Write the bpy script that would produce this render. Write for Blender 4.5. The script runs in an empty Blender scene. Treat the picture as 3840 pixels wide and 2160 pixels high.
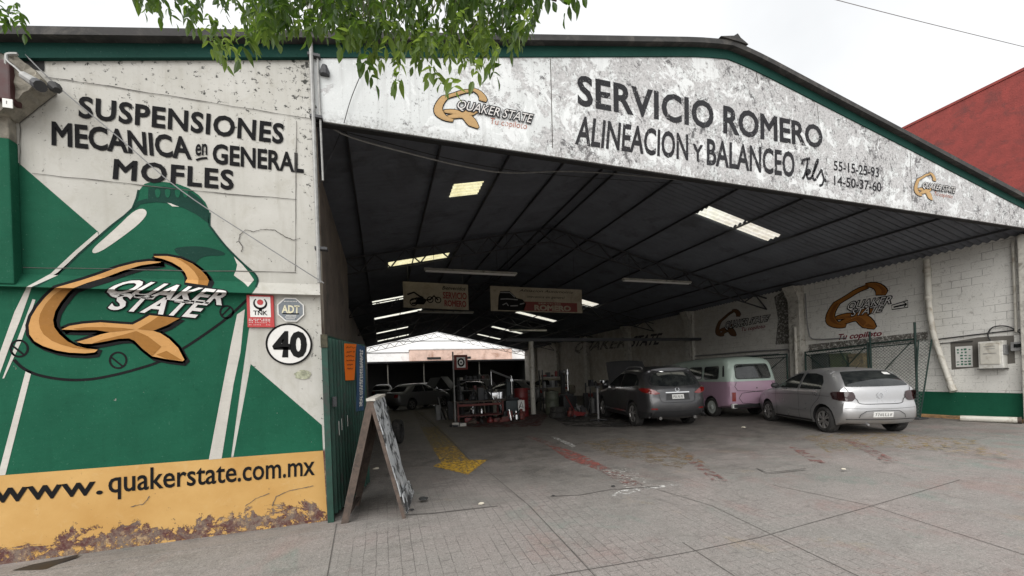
import bpy, bmesh, math, random
from mathutils import Vector, Matrix, geometry
from mathutils.bvhtree import BVHTree
R = math.radians
random.seed(7)
SC = bpy.context.scene
COL = SC.collection

# ------------------------------------------------------------------ camera, sky, sun, exposure
# photo pixels (3840 x 2160): principal point, focal length, roll, yaw and eye height solved from vanishing points
CX, CY, FP = 1920.0, 1420.6, 1481.7
ROLL, YAW, EYE = math.atan(.037), math.atan(324 / 994), 1.55
cam = bpy.data.cameras.new('camera')
cam.sensor_width = 36.0
cam.lens = FP / 3840 * 36
cam.shift_y = (CY - 1080) / 3840
cam.clip_start, cam.clip_end = 0.05, 2000
camo = bpy.data.objects.new('camera', cam)
COL.objects.link(camo)
camo.matrix_world = Matrix.Translation((0, 0, EYE)) @ Matrix.Rotation(-YAW, 4, 'Z') @ Matrix.Rotation(R(90), 4, 'X') @ Matrix.Rotation(-ROLL, 4, 'Z')
SC.camera = camo

SUN_EL, SUN_AZ = R(40), R(217)
w = bpy.data.worlds.new('World')
SC.world = w
w.use_nodes = True
nt = w.node_tree
bg = nt.nodes['Background']
sky = nt.nodes.new('ShaderNodeTexSky')
sky.sky_type = 'NISHITA'
sky.sun_disc = False
sky.sun_elevation = SUN_EL
sky.sun_rotation = SUN_AZ
sky.air_density = 1.0
sky.dust_density = 4.0
hs = nt.nodes.new('ShaderNodeHueSaturation')
hs.inputs['Saturation'].default_value = 0.10
hs.inputs['Value'].default_value = 1.0
nt.links.new(sky.outputs[0], hs.inputs['Color'])
ov = nt.nodes.new('ShaderNodeMix'); ov.data_type = 'RGBA'      # a closed, even cloud layer over the clear sky
ov.inputs[0].default_value = .85
cn = nt.nodes.new('ShaderNodeTexNoise'); cn.inputs['Scale'].default_value = 2.2; cn.inputs['Detail'].default_value = 5
cr = nt.nodes.new('ShaderNodeMix'); cr.data_type = 'RGBA'
cr.inputs[6].default_value = (4.5, 4.6, 4.7, 1); cr.inputs[7].default_value = (5.7, 5.75, 5.8, 1)
tc = nt.nodes.new('ShaderNodeTexCoord'); nt.links.new(tc.outputs['Generated'], cn.inputs['Vector'])
cm = nt.nodes.new('ShaderNodeMapRange'); cm.inputs[1].default_value = .35; cm.inputs[2].default_value = .65
nt.links.new(cn.outputs[0], cm.inputs[0]); nt.links.new(cm.outputs[0], cr.inputs[0]); nt.links.new(cr.outputs[2], ov.inputs[7])
nt.links.new(hs.outputs[0], ov.inputs[6])
nt.links.new(ov.outputs[2], bg.inputs['Color'])
bg.inputs['Strength'].default_value = 0.12
sl = bpy.data.lights.new('sun', 'SUN')
sl.energy = 1.5
sl.angle = R(70)
sl.color = (1, .97, .93)
so = bpy.data.objects.new('sun', sl)
COL.objects.link(so)
sd = Vector((math.sin(SUN_AZ) * math.cos(SUN_EL), math.cos(SUN_AZ) * math.cos(SUN_EL), math.sin(SUN_EL)))
so.rotation_euler = sd.to_track_quat('Z', 'Y').to_euler()
SC.view_settings.view_transform = 'Standard'
SC.view_settings.look = 'None'
SC.view_settings.exposure = 0.85
SC.view_settings.gamma = 1
SC.render.film_transparent = False
SC.cycles.max_bounces = 8
SC.cycles.transparent_max_bounces = 16

# ------------------------------------------------------------------ from a photo pixel to a point on a real surface
_c, _s = math.cos(ROLL), math.sin(ROLL)
FD = (math.sin(YAW), math.cos(YAW)); RD = (math.cos(YAW), -math.sin(YAW))
def ray(x, y):
    dx, dy = x - CX, y - CY
    u = dx * _c - dy * _s; v = dx * _s + dy * _c
    return Vector((FD[0] * FP + RD[0] * u, FD[1] * FP + RD[1] * u, -v))
EYEV = Vector((0, 0, EYE))
def onY(x, y, Y):
    r = ray(x, y); return EYEV + r * (Y / r.y)
def onX(x, y, X):
    r = ray(x, y); return EYEV + r * (X / r.x)
def onZ(x, y, Z):
    r = ray(x, y); return EYEV + r * ((Z - EYE) / r.z)
def onPl(x, y, n, d):
    r = ray(x, y); n = Vector(n); return EYEV + r * ((d - n.dot(EYEV)) / n.dot(r))

# ------------------------------------------------------------------ object helpers
LOC = {}
def tag(o, label, cat, group=None, kind=None):
    if label: o['label'] = label
    if cat: o['category'] = cat
    if group: o['group'] = group
    if kind: o['kind'] = kind
    return o
def thing(name, label, cat, loc=(0, 0, 0), rz=0, group=None):
    o = bpy.data.objects.new(name, None)
    o.empty_display_size = .2
    COL.objects.link(o)
    o.location = loc; o.rotation_euler = (0, 0, rz)
    LOC[o.name] = Vector(loc)
    return tag(o, label, cat, group)
def sharp(me, ang=35):
    try: me.set_sharp_from_angle(angle=R(ang))
    except Exception: pass
def obj(name, bm, mat, parent=None, smooth=False, local=False, ang=35, loc=None):
    me = bpy.data.meshes.new(name)
    off = LOC[parent.name] if (parent and not local) else (Vector(loc) if loc else None)
    if off is not None and not local:
        for v in bm.verts: v.co -= off
    bm.normal_update()
    bm.to_mesh(me); bm.free()
    if smooth:
        for p in me.polygons: p.use_smooth = True
        sharp(me, ang)
    if mat:
        for m in (mat if isinstance(mat, (list, tuple)) else [mat]): me.materials.append(m)
    o = bpy.data.objects.new(name, me)
    COL.objects.link(o)
    if parent:
        o.parent = parent
        LOC[o.name] = LOC[parent.name]
    else:
        if loc: o.location = loc
        LOC[o.name] = Vector(loc) if loc else Vector()
    return o
def copy_tree(o, parent=None):
    c = o.copy(); COL.objects.link(c)
    if parent: c.parent = parent
    LOC[c.name] = LOC[o.name]
    for ch in list(o.children): copy_tree(ch, c)
    return c
def struct(name, bm, mat, **k):
    o = obj(name, bm, mat, **k); o['kind'] = 'structure'; return o
def B(): return bmesh.new()
def box(bm, lo, hi, bev=0.0):
    lo, hi = Vector(lo), Vector(hi)
    r = bmesh.ops.create_cube(bm, size=1)
    for v in r['verts']:
        v.co = Vector([lo[i] + (v.co[i] + .5) * (hi[i] - lo[i]) for i in range(3)])
    if bev:
        es = list({e for v in r['verts'] for e in v.link_edges})
        bmesh.ops.bevel(bm, geom=es, offset=bev, segments=2, affect='EDGES', profile=.6)
    return bm
def bar(bm, a, b, wd, ht=None, up=(0, 0, 1)):
    a, b = Vector(a), Vector(b); ht = ht or wd
    d = (b - a).normalized(); upv = Vector(up)
    if abs(d.dot(upv)) > .98: upv = Vector((1, 0, 0))
    s = d.cross(upv).normalized() * wd / 2; t = s.cross(d).normalized() * ht / 2
    vs = [bm.verts.new(p + q) for p in (a, b) for q in (s + t, -s + t, -s - t, s - t)]
    for f in ((0, 1, 2, 3), (7, 6, 5, 4), (0, 4, 5, 1), (1, 5, 6, 2), (2, 6, 7, 3), (3, 7, 4, 0)):
        bm.faces.new([vs[i] for i in f])
    return bm
def tube(bm, pts, rad, n=8, cap=True):
    pts = [Vector(p) for p in pts]; rings = []
    ref = None
    for i, p in enumerate(pts):
        d = (pts[min(i + 1, len(pts) - 1)] - pts[max(i - 1, 0)]).normalized()
        if ref is None:
            ref = d.orthogonal().normalized()
        ref = (ref - d * ref.dot(d))
        ref = ref.normalized() if ref.length > 1e-6 else d.orthogonal().normalized()
        b = d.cross(ref); r = rad[i] if isinstance(rad, (list, tuple)) else rad
        rings.append([bm.verts.new(p + (ref * math.cos(2 * math.pi * k / n) + b * math.sin(2 * math.pi * k / n)) * r) for k in range(n)])
    for a, b in zip(rings, rings[1:]):
        for k in range(n): bm.faces.new((a[k], a[(k + 1) % n], b[(k + 1) % n], b[k]))
    if cap:
        bm.faces.new(rings[0][::-1]); bm.faces.new(rings[-1])
    return bm
def lathe(bm, prof, n=32, mtx=None, close=False):
    """prof: (radius, height) pairs turned about Z"""
    rings = []
    for r, h in prof:
        rings.append([bm.verts.new(Vector((r * math.cos(2 * math.pi * k / n), r * math.sin(2 * math.pi * k / n), h))) for k in range(n)])
    prs = list(zip(rings, rings[1:])) + ([(rings[-1], rings[0])] if close else [])
    for a, b in prs:
        for k in range(n): bm.faces.new((a[k], a[(k + 1) % n], b[(k + 1) % n], b[k]))
    if not close:
        bm.faces.new(rings[0][::-1]); bm.faces.new(rings[-1])
    if mtx:
        for ring in rings:
            for v in ring: v.co = mtx @ v.co
    return bm
def smoothline(pts, it=2, closed=False):
    pts = [Vector(p) for p in pts]
    for _ in range(it):
        out = []
        n = len(pts)
        for i in range(n if closed else n - 1):
            a, b = pts[i], pts[(i + 1) % n]
            out += [a * .75 + b * .25, a * .25 + b * .75]
        if not closed: out = [pts[0]] + out + [pts[-1]]
        pts = out
    return pts
def catmull(pts, n=6, closed=False):
    P = [Vector(p) for p in pts]; m = len(P); out = []
    for i in range(m if closed else m - 1):
        if closed: a, b, c, d = P[(i - 1) % m], P[i], P[(i + 1) % m], P[(i + 2) % m]
        else: a, b, c, d = P[max(i - 1, 0)], P[i], P[i + 1], P[min(i + 2, m - 1)]
        for k in range(n):
            t = k / n
            out.append(.5 * ((2 * b) + (c - a) * t + (2 * a - 5 * b + 4 * c - d) * t * t + (3 * b - a - 3 * c + d) * t ** 3))
    if not closed: out.append(P[-1])
    return out
def cdt(poly, holes=(), grid=0):
    """triangulate a 2-D outline, with a grid of inner points when grid > 0"""
    vs, es = [], []
    for lp in [poly] + list(holes):
        b = len(vs); m = len(lp)
        vs += [Vector((p[0], p[1])) for p in lp]
        es += [(b + i, b + (i + 1) % m) for i in range(m)]
    if grid:
        x0 = min(p[0] for p in poly); x1 = max(p[0] for p in poly); y0 = min(p[1] for p in poly); y1 = max(p[1] for p in poly)
        nx, ny = int((x1 - x0) / grid), int((y1 - y0) / grid)
        for i in range(1, nx + 1):
            for j in range(1, ny + 1):
                x, y = x0 + i * (x1 - x0) / (nx + 1), y0 + j * (y1 - y0) / (ny + 1)
                if inside(x, y, poly): vs.append(Vector((x, y)))
    r = geometry.delaunay_2d_cdt(vs, es, [], 3 if holes else 1, 1e-5)
    ov, of = r[0], r[2]
    fs = []
    for f in of:
        c = sum((ov[i] for i in f), Vector((0, 0))) / len(f)
        if inside(c.x, c.y, poly) and not any(inside(c.x, c.y, h) for h in holes): fs.append(list(f))
    return ov, fs
def inside(x, y, poly):
    r = False; j = len(poly) - 1
    for i in range(len(poly)):
        xi, yi = poly[i][0], poly[i][1]; xj, yj = poly[j][0], poly[j][1]
        if (yi > y) != (yj > y) and x < (xj - xi) * (y - yi) / (yj - yi) + xi: r = not r
        j = i
    return r
def fill(bm, poly, f, holes=(), grid=0):
    ov, fs = cdt(poly, holes, grid)
    vs = [bm.verts.new(f(p.x, p.y)) for p in ov]
    for q in fs:
        try: bm.faces.new([vs[i] for i in q])
        except ValueError: pass
    return bm
def ribbon2(pts, wd, closed=False):
    """quads of a stroke along a 2-D line"""
    P = [Vector((p[0], p[1])) for p in pts]; n = len(P); L = []
    for i in range(n):
        a = P[(i - 1) % n] if (closed or i) else P[i]; b = P[(i + 1) % n] if (closed or i < n - 1) else P[i]
        d = (b - a); d = d.normalized() if d.length else Vector((1, 0))
        nn = Vector((-d.y, d.x)); ww = wd[i] if isinstance(wd, (list, tuple)) else wd
        L.append((P[i] + nn * ww / 2, P[i] - nn * ww / 2))
    return [(L[i][0], L[(i + 1) % n][0], L[(i + 1) % n][1], L[i][1]) for i in range(n if closed else n - 1)]
def stroke(bm, pts, wd, f, closed=False):
    for q in ribbon2(pts, wd, closed):
        try: bm.faces.new([bm.verts.new(f(p.x, p.y)) for p in q])
        except ValueError: pass
    return bm
def prism(bm, poly, a, b, axis='Y'):
    """outline extruded from a to b along an axis: the outline is (x,z) for Y, (y,z) for X, (x,y) for Z"""
    mk = {'Y': lambda p, t: (p[0], t, p[1]), 'X': lambda p, t: (t, p[0], p[1]), 'Z': lambda p, t: (p[0], p[1], t)}[axis]
    A = [bm.verts.new(mk(p, a)) for p in poly]; C = [bm.verts.new(mk(p, b)) for p in poly]
    n = len(poly)
    for i in range(n): bm.faces.new((A[i], A[(i + 1) % n], C[(i + 1) % n], C[i]))
    ov, fs = cdt(poly)
    if len(ov) == n:
        for q in fs:
            bm.faces.new([A[i] for i in q]); bm.faces.new([C[i] for i in q][::-1])
    bmesh.ops.recalc_face_normals(bm, faces=bm.faces[:])
    return bm

# ------------------------------------------------------------------ material helpers
class NT:
    def __init__(s, name):
        s.m = bpy.data.materials.new(name); s.m.use_nodes = True
        s.t = s.m.node_tree
        s.b = s.t.nodes['Principled BSDF']; s.out = s.t.nodes['Material Output']
    def n(s, typ, out=0, **k):
        nd = s.t.nodes.new('ShaderNode' + typ)
        ins = k.pop('i', {})
        for a, v in k.items(): setattr(nd, a, v)
        for key, v in ins.items():
            sk = nd.inputs[key]
            if hasattr(v, 'is_output') or isinstance(v, bpy.types.NodeSocket): s.t.links.new(v, sk)
            else: sk.default_value = v
        return nd.outputs[out]
    def pos(s): return s.n('NewGeometry', 0)
    def objc(s): return s.n('TexCoord', 3)
    def noise(s, vec, scale, detail=4, rough=.6, dist=0.0): return s.n('TexNoise', 0, i={'Vector': vec, 'Scale': scale, 'Detail': detail, 'Roughness': rough, 'Distortion': dist})
    def ramp(s, v, lo, hi, a=0.0, b=1.0): return s.n('MapRange', 0, i={0: v, 1: lo, 2: hi, 3: a, 4: b})
    def math(s, op, a, b=0.0, c=0.0): return s.n('Math', 0, operation=op, i={0: a, 1: b, 2: c})
    def mix(s, f, a, b):
        nd = s.t.nodes.new('ShaderNodeMix'); nd.data_type = 'RGBA'
        for key, v in ((0, f), (6, a), (7, b)):
            if isinstance(v, bpy.types.NodeSocket): s.t.links.new(v, nd.inputs[key])
            else: nd.inputs[key].default_value = v if key == 0 else (*v[:3], 1)
        return nd.outputs[2]
    def scale(s, vec, sc):
        return s.n('Mapping', 0, i={'Vector': vec, 'Scale': sc})
    def sep(s, vec):
        nd = s.t.nodes.new('ShaderNodeSeparateXYZ'); s.t.links.new(vec, nd.inputs[0]); return nd.outputs
    def comb(s, x, y, z=0.0): return s.n('CombineXYZ', 0, i={0: x, 1: y, 2: z})
    def bump(s, h, st=.3, d=.01):
        o = s.n('Bump', 0, i={'Height': h, 'Strength': st, 'Distance': d}); s.set(Normal=o)
    def set(s, **k):
        for a, v in k.items():
            a = a.replace('_', ' ')
            if isinstance(v, bpy.types.NodeSocket): s.t.links.new(v, s.b.inputs[a])
            else: s.b.inputs[a].default_value = (*v, 1) if isinstance(v, tuple) and len(v) == 3 else v
    def alpha(s, fac):
        """show the paint where fac = 1, what lies beneath where it is 0"""
        tr = s.n('BsdfTransparent', 0)
        mx = s.n('MixShader', 0, i={0: fac, 1: tr, 2: s.b.outputs[0]})
        s.t.links.new(mx, s.out.inputs[0])

def plain(name, col, rough=.6, var=.15, sc=6.0, metal=0.0, bump=0.0, dirt=None, coat=0.0, spec=.5):
    t = NT(name); p = t.objc()
    nz = t.noise(p, sc, 5, .65)
    lo = tuple(c * (1 - var) for c in col); hi = tuple(min(1, c * (1 + var)) for c in col)
    c = t.mix(t.ramp(nz, .3, .7), lo, hi)
    if dirt:
        c = t.mix(t.ramp(t.noise(p, sc * .6, 6, .7, 1.0), .52, .68), c, dirt)
    t.set(Base_Color=c, Roughness=t.ramp(nz, .3, .7, max(0, rough - .08), min(1, rough + .08)), Metallic=metal)
    t.b.inputs['Specular IOR Level'].default_value = spec
    t.b.inputs['Coat Weight'].default_value = coat
    if bump: t.bump(t.noise(p, sc * 8, 4), bump, .01)
    return t.m
def srgb(r, g, b):
    f = lambda v: (v / 255 / 12.92) if v / 255 <= .04045 else ((v / 255 + .055) / 1.055) ** 2.4
    return (f(r), f(g), f(b))

def wallpaint(name, col, peel=0.0, rough=.7, psc=3.0, specks=.0):
    """hand-brushed masonry paint, worn through where peel > 0"""
    t = NT(name); p = t.pos()
    big = t.noise(p, 1.3, 5, .6); fine = t.noise(p, 60, 3, .7); mid = t.noise(p, 9, 6, .7, .4)
    c = t.mix(t.ramp(big, .3, .7), tuple(x * .80 for x in col), tuple(min(1, x * 1.12) for x in col))
    br_ = t.noise(t.scale(p, (3, 3, 14)), 2.5, 6, .7); c = t.mix(t.ramp(br_, .5, .75, 0, .28), c, tuple(x * .6 for x in col))
    c = t.mix(t.ramp(t.noise(p, 48, 4, .8), .62, .70, 0, .42), c, tuple(min(1, x * 1.5 + .09) for x in col))
    c = t.mix(t.ramp(t.noise(p, 22, 6, .8), .60, .68, 0, .45), c, tuple(x * .45 for x in col))
    c = t.mix(t.ramp(t.noise(t.scale(p, (6, 6, .6)), 1.5, 5, .65), .54, .74, 0, .22), c, tuple(x * .5 for x in col))
    c = t.mix(t.ramp(mid, .55, .8, 0, .35), c, tuple(x * .62 for x in col))
    c = t.mix(t.ramp(fine, .62, .75, 0, .5), c, tuple(x * .7 for x in col))
    t.set(Base_Color=c, Roughness=t.ramp(mid, .2, .8, rough - .15, rough + .1))
    t.b.inputs['Specular IOR Level'].default_value = .06 if sum(col) < .2 else .2
    t.bump(t.noise(p, 35, 5, .7), .25, .006)
    if peel:
        a = t.noise(p, psc, 8, .72, .6); b = t.noise(p, psc * 9, 5, .7)
        s = t.math('ADD', t.math('MULTIPLY', a, .62), t.math('MULTIPLY', b, .38))
        t.alpha(t.ramp(s, .5 + .17 * (1 - peel) - .02, .5 + .17 * (1 - peel) + .01, 1, 0))
    return t.m

M = {}
M['green'] = wallpaint('green_wall_paint', (.014, .094, .054), .10)
M['green_dark'] = wallpaint('dark_green_paint', (.012, .045, .034), .06)
M['white_paint'] = wallpaint('white_wall_paint', (.53, .51, .465), .04)
M['black_paint'] = wallpaint('black_lettering_paint', (.012, .012, .013), .14, psc=5)
M['black_worn'] = wallpaint('worn_black_lettering_paint', (.035, .035, .038), .50, psc=9)
M['black_fade'] = wallpaint('faded_black_paint', (.07, .065, .07), .45, psc=9)
M['gold'] = wallpaint('gold_paint', (.53, .28, .095), .06)
M['gold_dark'] = wallpaint('dark_gold_paint', (.30, .135, .028), .05)
M['gold_pale'] = wallpaint('faded_gold_paint', (.46, .30, .14), .3)
M['gold_brown'] = wallpaint('brown_gold_paint', (.30, .12, .025), .15)
M['letter_white'] = wallpaint('white_lettering_paint', (.66, .64, .62), .08)
M['red_paint'] = wallpaint('faded_red_lettering_paint', (.42, .17, .12), .6, psc=9)

def m_front_wall():
    t = NT('front_wall_plaster'); p = t.pos(); x, y, z = t.sep(p)
    big = t.noise(p, .9, 5, .6); mid = t.noise(p, 7, 7, .7, .5); fine = t.noise(p, 50, 4, .7)
    c = t.mix(t.ramp(big, .3, .7), (.42, .41, .37), (.555, .545, .51))
    st = t.noise(t.scale(p, (5, 5, .5)), 2.0, 5, .6)
    c = t.mix(t.ramp(st, .5, .75, 0, .4), c, (.30, .28, .235))
    c = t.mix(t.ramp(t.noise(p, 2.6, 8, .75, 1.0), .52, .68, 0, .35), c, (.34, .32, .26))
    c = t.mix(t.ramp(mid, .60, .68, 0, .45), c, (.33, .31, .26))
    # black mildew spots, thick towards the eave
    spot = t.noise(p, 16, 6, .75, .3)
    up = t.math('ADD', t.ramp(z, 3.4, 5.2, 0, .085), t.ramp(x, -.95, -.68, 0, .05))
    c = t.mix(t.ramp(t.math('ADD', spot, up), .645, .685), c, (.05, .05, .045))
    # bare render at the foot of the wall: maroon and grey patches
    n2 = t.noise(p, 5.5, 8, .75, .8)
    foot = t.mix(t.ramp(n2, .44, .58), (.085, .026, .024), (.15, .115, .095))
    foot = t.mix(t.ramp(t.noise(p, 9, 8, .78), .54, .62), foot, (.40, .28, .15))
    c = t.mix(t.ramp(z, .80, .84, 1, 0), c, t.mix(t.ramp(fine, .46, .64, 0, .35), foot, (.30, .22, .16)))
    t.set(Base_Color=c, Roughness=.85); t.bump(t.math('ADD', mid, t.math('MULTIPLY', fine, .5)), .35, .012)
    return t.m
M['front_wall'] = m_front_wall()
def m_yellow():
    t = NT('yellow_wall_paint'); p = t.pos(); x, y, z = t.sep(p)
    big = t.noise(p, 1.5, 5, .6); mid = t.noise(p, 8, 6, .7, .5)
    c = t.mix(t.ramp(big, .3, .7), (.46, .255, .07), (.56, .345, .12))
    c = t.mix(t.ramp(mid, .55, .75, 0, .5), c, (.56, .38, .17))
    c = t.mix(t.ramp(t.noise(p, 22, 5, .7), .66, .72, 0, .7), c, (.16, .10, .05))
    t.set(Base_Color=c, Roughness=.8); t.bump(mid, .3, .01)
    n2 = t.noise(p, 3.4, 9, .72, .6)
    h = t.math('ADD', z, t.math('MULTIPLY', t.math('SUBTRACT', n2, .5), 1.15))
    h = t.math('ADD', h, t.math('MULTIPLY', t.math('SUBTRACT', t.noise(p, 26, 6, .8), .5), .16)); a1 = t.ramp(h, .165, .185)
    n3 = t.noise(p, 14, 7, .7)
    low = t.math('MULTIPLY', t.ramp(n3, .55, .59), t.ramp(z, .10, .06))
    t.alpha(t.math('MAXIMUM', a1, low))
    return t.m
M['yellow'] = m_yellow()
def m_fascia():
    """white sheet paint: older grey coat beneath, flaked through to dark rust specks, worse to the right"""
    t = NT('peeling_fascia_paint'); p = t.pos(); x, y, z = t.sep(p)
    right = t.ramp(x, 0, 3.2)
    big = t.noise(p, .8, 6, .65, .5); mid = t.noise(p, 3.0, 10, .8, .3); fl_ = t.noise(t.scale(p, (1, 1, .8)), 7.5, 10, .82, .35); fine = t.noise(p, 28, 6, .82); gr = t.noise(p, 75, 4, .8)
    c = t.mix(t.ramp(big, .35, .65), (.56, .58, .575), (.72, .74, .74))
    old = t.mix(t.ramp(fine, .40, .60), (.56, .55, .55), (.33, .325, .325))
    m1 = t.ramp(t.math('ADD', mid, t.ramp(right, 0, 1, -.10, .045)), .50, .525)          # the top coat gone
    c = t.mix(t.math('MULTIPLY', m1, .85), c, old)
    edge = t.math('MULTIPLY', t.ramp(t.math('ABSOLUTE', t.math('SUBTRACT', t.math('ADD', mid, t.ramp(right, 0, 1, -.10, .045)), .512)), .022, .004), t.ramp(fine, .44, .56))
    c = t.mix(t.math('MULTIPLY', edge, t.ramp(right, 0, 1, .15, .75)), c, (.13, .125, .125))
    clus = t.ramp(t.noise(p, 1.3, 5, .6, .6), .35, .65, -.05, .05); sp = t.math('ADD', t.math('ADD', fl_, clus), t.ramp(right, 0, 1, -.035, .035))
    c = t.mix(t.ramp(sp, .60, .625, 0, .88), c, (.085, .082, .085))
    c = t.mix(t.ramp(t.math('ADD', t.math('ADD', fine, clus), t.ramp(right, 0, 1, -.02, .02)), .60, .65, 0, .8), c, (.11, .11, .11))
    c = t.mix(t.ramp(t.math('SUBTRACT', t.noise(p, 2.4, 8, .75, .8), clus), .545, .575, 0, .85), c, (.74, .76, .76))
    c = t.mix(t.ramp(gr, .60, .70, 0, .5), c, (.20, .20, .20))
    c = t.mix(t.ramp(gr, .40, .30, 0, .5), c, (.74, .75, .75))
    st = t.noise(t.scale(p, (11, 11, .5)), 1.4, 6, .7)
    c = t.mix(t.ramp(st, .53, .72, 0, .45), c, (.33, .325, .32))
    c = t.mix(t.math('MULTIPLY', t.ramp(z, 4.75, 4.6), t.ramp(fine, .40, .60, 0, .6)), c, (.20, .19, .18))
    t.set(Base_Color=c, Roughness=.75); t.b.inputs['Specular IOR Level'].default_value = .2; t.bump(t.math('ADD', mid, fine), .35, .01)
    return t.m
M['fascia'] = m_fascia()
def m_blockwall():
    t = NT('painted_block_wall'); p = t.pos(); x, y, z = t.sep(p)
    br = t.t.nodes.new('ShaderNodeTexBrick')
    wob = t.n('VectorMath', 0, operation='ADD', i={0: t.comb(y, z), 1: t.n('VectorMath', 0, operation='SCALE', i={0: t.n('TexNoise', 1, i={'Vector': p, 'Scale': 4.0}), 'Scale': .02})})
    t.t.links.new(wob, br.inputs['Vector'])
    for k, v in (('Scale', 1.0), ('Mortar Size', .007), ('Mortar Smooth', .3), ('Brick Width', .40), ('Row Height', .20)): br.inputs[k].default_value = v
    big = t.noise(p, .8, 6, .65, .3); mid = t.noise(p, 6, 7, .72, .5); fine = t.noise(p, 30, 5, .7)
    c = t.mix(t.ramp(big, .3, .7), (.62, .61, .57), (.78, .77, .73))
    mort = t.math('MULTIPLY', br.outputs['Fac'], t.ramp(t.noise(p, 2.5, 4), .42, .58))
    c = t.mix(t.math('MULTIPLY', mort, .7), c, (.18, .17, .155))
    c = t.mix(t.ramp(mid, .57, .66, 0, .6), c, (.32, .30, .27))
    c = t.mix(t.ramp(fine, .60, .66, 0, .75), c, (.12, .115, .11))
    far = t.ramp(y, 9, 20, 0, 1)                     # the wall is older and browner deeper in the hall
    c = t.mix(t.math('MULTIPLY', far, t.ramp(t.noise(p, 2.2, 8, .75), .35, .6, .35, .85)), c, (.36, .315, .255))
    t.set(Base_Color=c, Roughness=.8)
    t.bump(t.math('SUBTRACT', t.math('MULTIPLY', fine, .4), br.outputs['Fac']), .4, .01)
    return t.m
M['block'] = m_blockwall()
def m_ground():
    """old scored concrete: faint stamped bricks outside, oil and tyre grime inside, darker deeper in the hall"""
    t = NT('worn_forecourt_concrete'); p = t.pos(); x, y, z = t.sep(p)
    br = t.t.nodes.new('ShaderNodeTexBrick')
    wob = t.n('VectorMath', 0, operation='ADD', i={0: t.comb(y, x), 1: t.n('VectorMath', 0, operation='SCALE', i={0: t.n('TexNoise', 1, i={'Vector': p, 'Scale': 5.0}), 'Scale': .018})})
    t.t.links.new(wob, br.inputs['Vector'])
    for k, v in (('Scale', 1.0), ('Mortar Size', .004), ('Mortar Smooth', .4), ('Brick Width', .22), ('Row Height', .11), ('Bias', 0)): br.inputs[k].default_value = v
    br.inputs['Color1'].default_value = (0, 0, 0, 1); br.inputs['Color2'].default_value = (1, 1, 1, 1)
    big = t.noise(p, .55, 6, .65, .6); mid = t.noise(p, 3.5, 8, .74, .5); fine = t.noise(p, 85, 4, .8); grit = t.noise(p, 190, 2, .8)
    c = t.mix(t.ramp(big, .38, .62), (.27, .238, .222), (.242, .232, .214))
    rightside = t.ramp(x, 3, 9, -.05, .03)
    c = t.mix(t.ramp(t.math('ADD', t.noise(p, .75, 6, .7, 1.2), rightside), .54, .68, 0, .7), c, (.16, .215, .185))
    c = t.mix(t.ramp(t.math('ADD', t.noise(p, .9, 6, .7, .8), t.ramp(x, 2, 8, -.01, .05)), .55, .67, 0, .8), c, (.265, .195, .178))
    c = t.mix(t.ramp(t.noise(p, 1.1, 6, .7, .6), .60, .72, 0, .5), c, (.33, .25, .14))
    c = t.mix(t.math('MULTIPLY', br.outputs['Color'], .10), c, (.36, .33, .31))
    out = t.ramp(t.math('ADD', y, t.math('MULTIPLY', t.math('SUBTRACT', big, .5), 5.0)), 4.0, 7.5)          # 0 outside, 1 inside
    # scoring across the drive
    wv = t.n('TexWave', 1, bands_direction='Y', i={'Vector': p, 'Scale': 3.4, 'Distortion': 9.0, 'Detail': 4.0, 'Detail Scale': 1.2, 'Detail Roughness': .7})
    sm = t.noise(t.scale(p, (.55, 3.2, 1)), 3.0, 7, .75, .4)
    smk = t.ramp(y, 3.6, 6, .25, 1)
    c = t.mix(t.math('MULTIPLY', smk, t.ramp(sm, .52, .66, 0, .65)), c, (.13, .118, .105))
    c = t.mix(t.ramp(sm, .44, .32, 0, .35), c, (.40, .37, .34))
    c = t.mix(t.math('MULTIPLY', t.math('MULTIPLY', t.ramp(wv, .66, .95), t.ramp(t.noise(p, .7, 4), .42, .58, .1, .8)), t.ramp(y, 4.2, 7, .06, 1)), c, (.075, .068, .062))
    c = t.mix(t.ramp(mid, .53, .70, 0, .45), c, (.135, .122, .112))
    wear = t.ramp(t.noise(p, .9, 6, .7), .38, .54, .15, 1)
    jt = t.math('MULTIPLY', br.outputs['Fac'], t.math('MULTIPLY', wear, t.math('MULTIPLY', t.ramp(out, 0, 1, .85, .10), t.math('MULTIPLY', t.ramp(t.math('ADD', x, t.math('MULTIPLY', t.math('SUBTRACT', big, .5), 7.0)), 5.5, 2.2, .30, 1), t.ramp(x, -.6, -.1, .12, 1)))))
    c = t.mix(jt, c, (.075, .068, .062))
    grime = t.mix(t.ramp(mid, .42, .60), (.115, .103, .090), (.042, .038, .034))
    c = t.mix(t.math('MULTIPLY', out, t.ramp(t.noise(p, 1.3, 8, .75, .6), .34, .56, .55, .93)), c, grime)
    deep = t.ramp(y, 8, 15)  # darker with depth into the hall, the left aisle kept lighter
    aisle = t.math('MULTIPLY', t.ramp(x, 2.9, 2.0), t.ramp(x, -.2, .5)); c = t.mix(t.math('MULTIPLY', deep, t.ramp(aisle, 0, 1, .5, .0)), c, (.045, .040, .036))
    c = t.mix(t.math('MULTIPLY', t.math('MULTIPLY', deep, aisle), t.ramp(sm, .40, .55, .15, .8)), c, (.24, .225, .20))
    c = t.mix(t.math('MULTIPLY', out, t.ramp(t.noise(t.scale(p, (.8, 2.6, 1)), 2.0, 8, .78, .5), .58, .66, 0, .55)), c, (.27, .245, .20))
    g2 = t.noise(p, 38, 5, .82)
    c = t.mix(t.ramp(g2, .54, .66, 0, .5), c, (.42, .39, .36))
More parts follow.
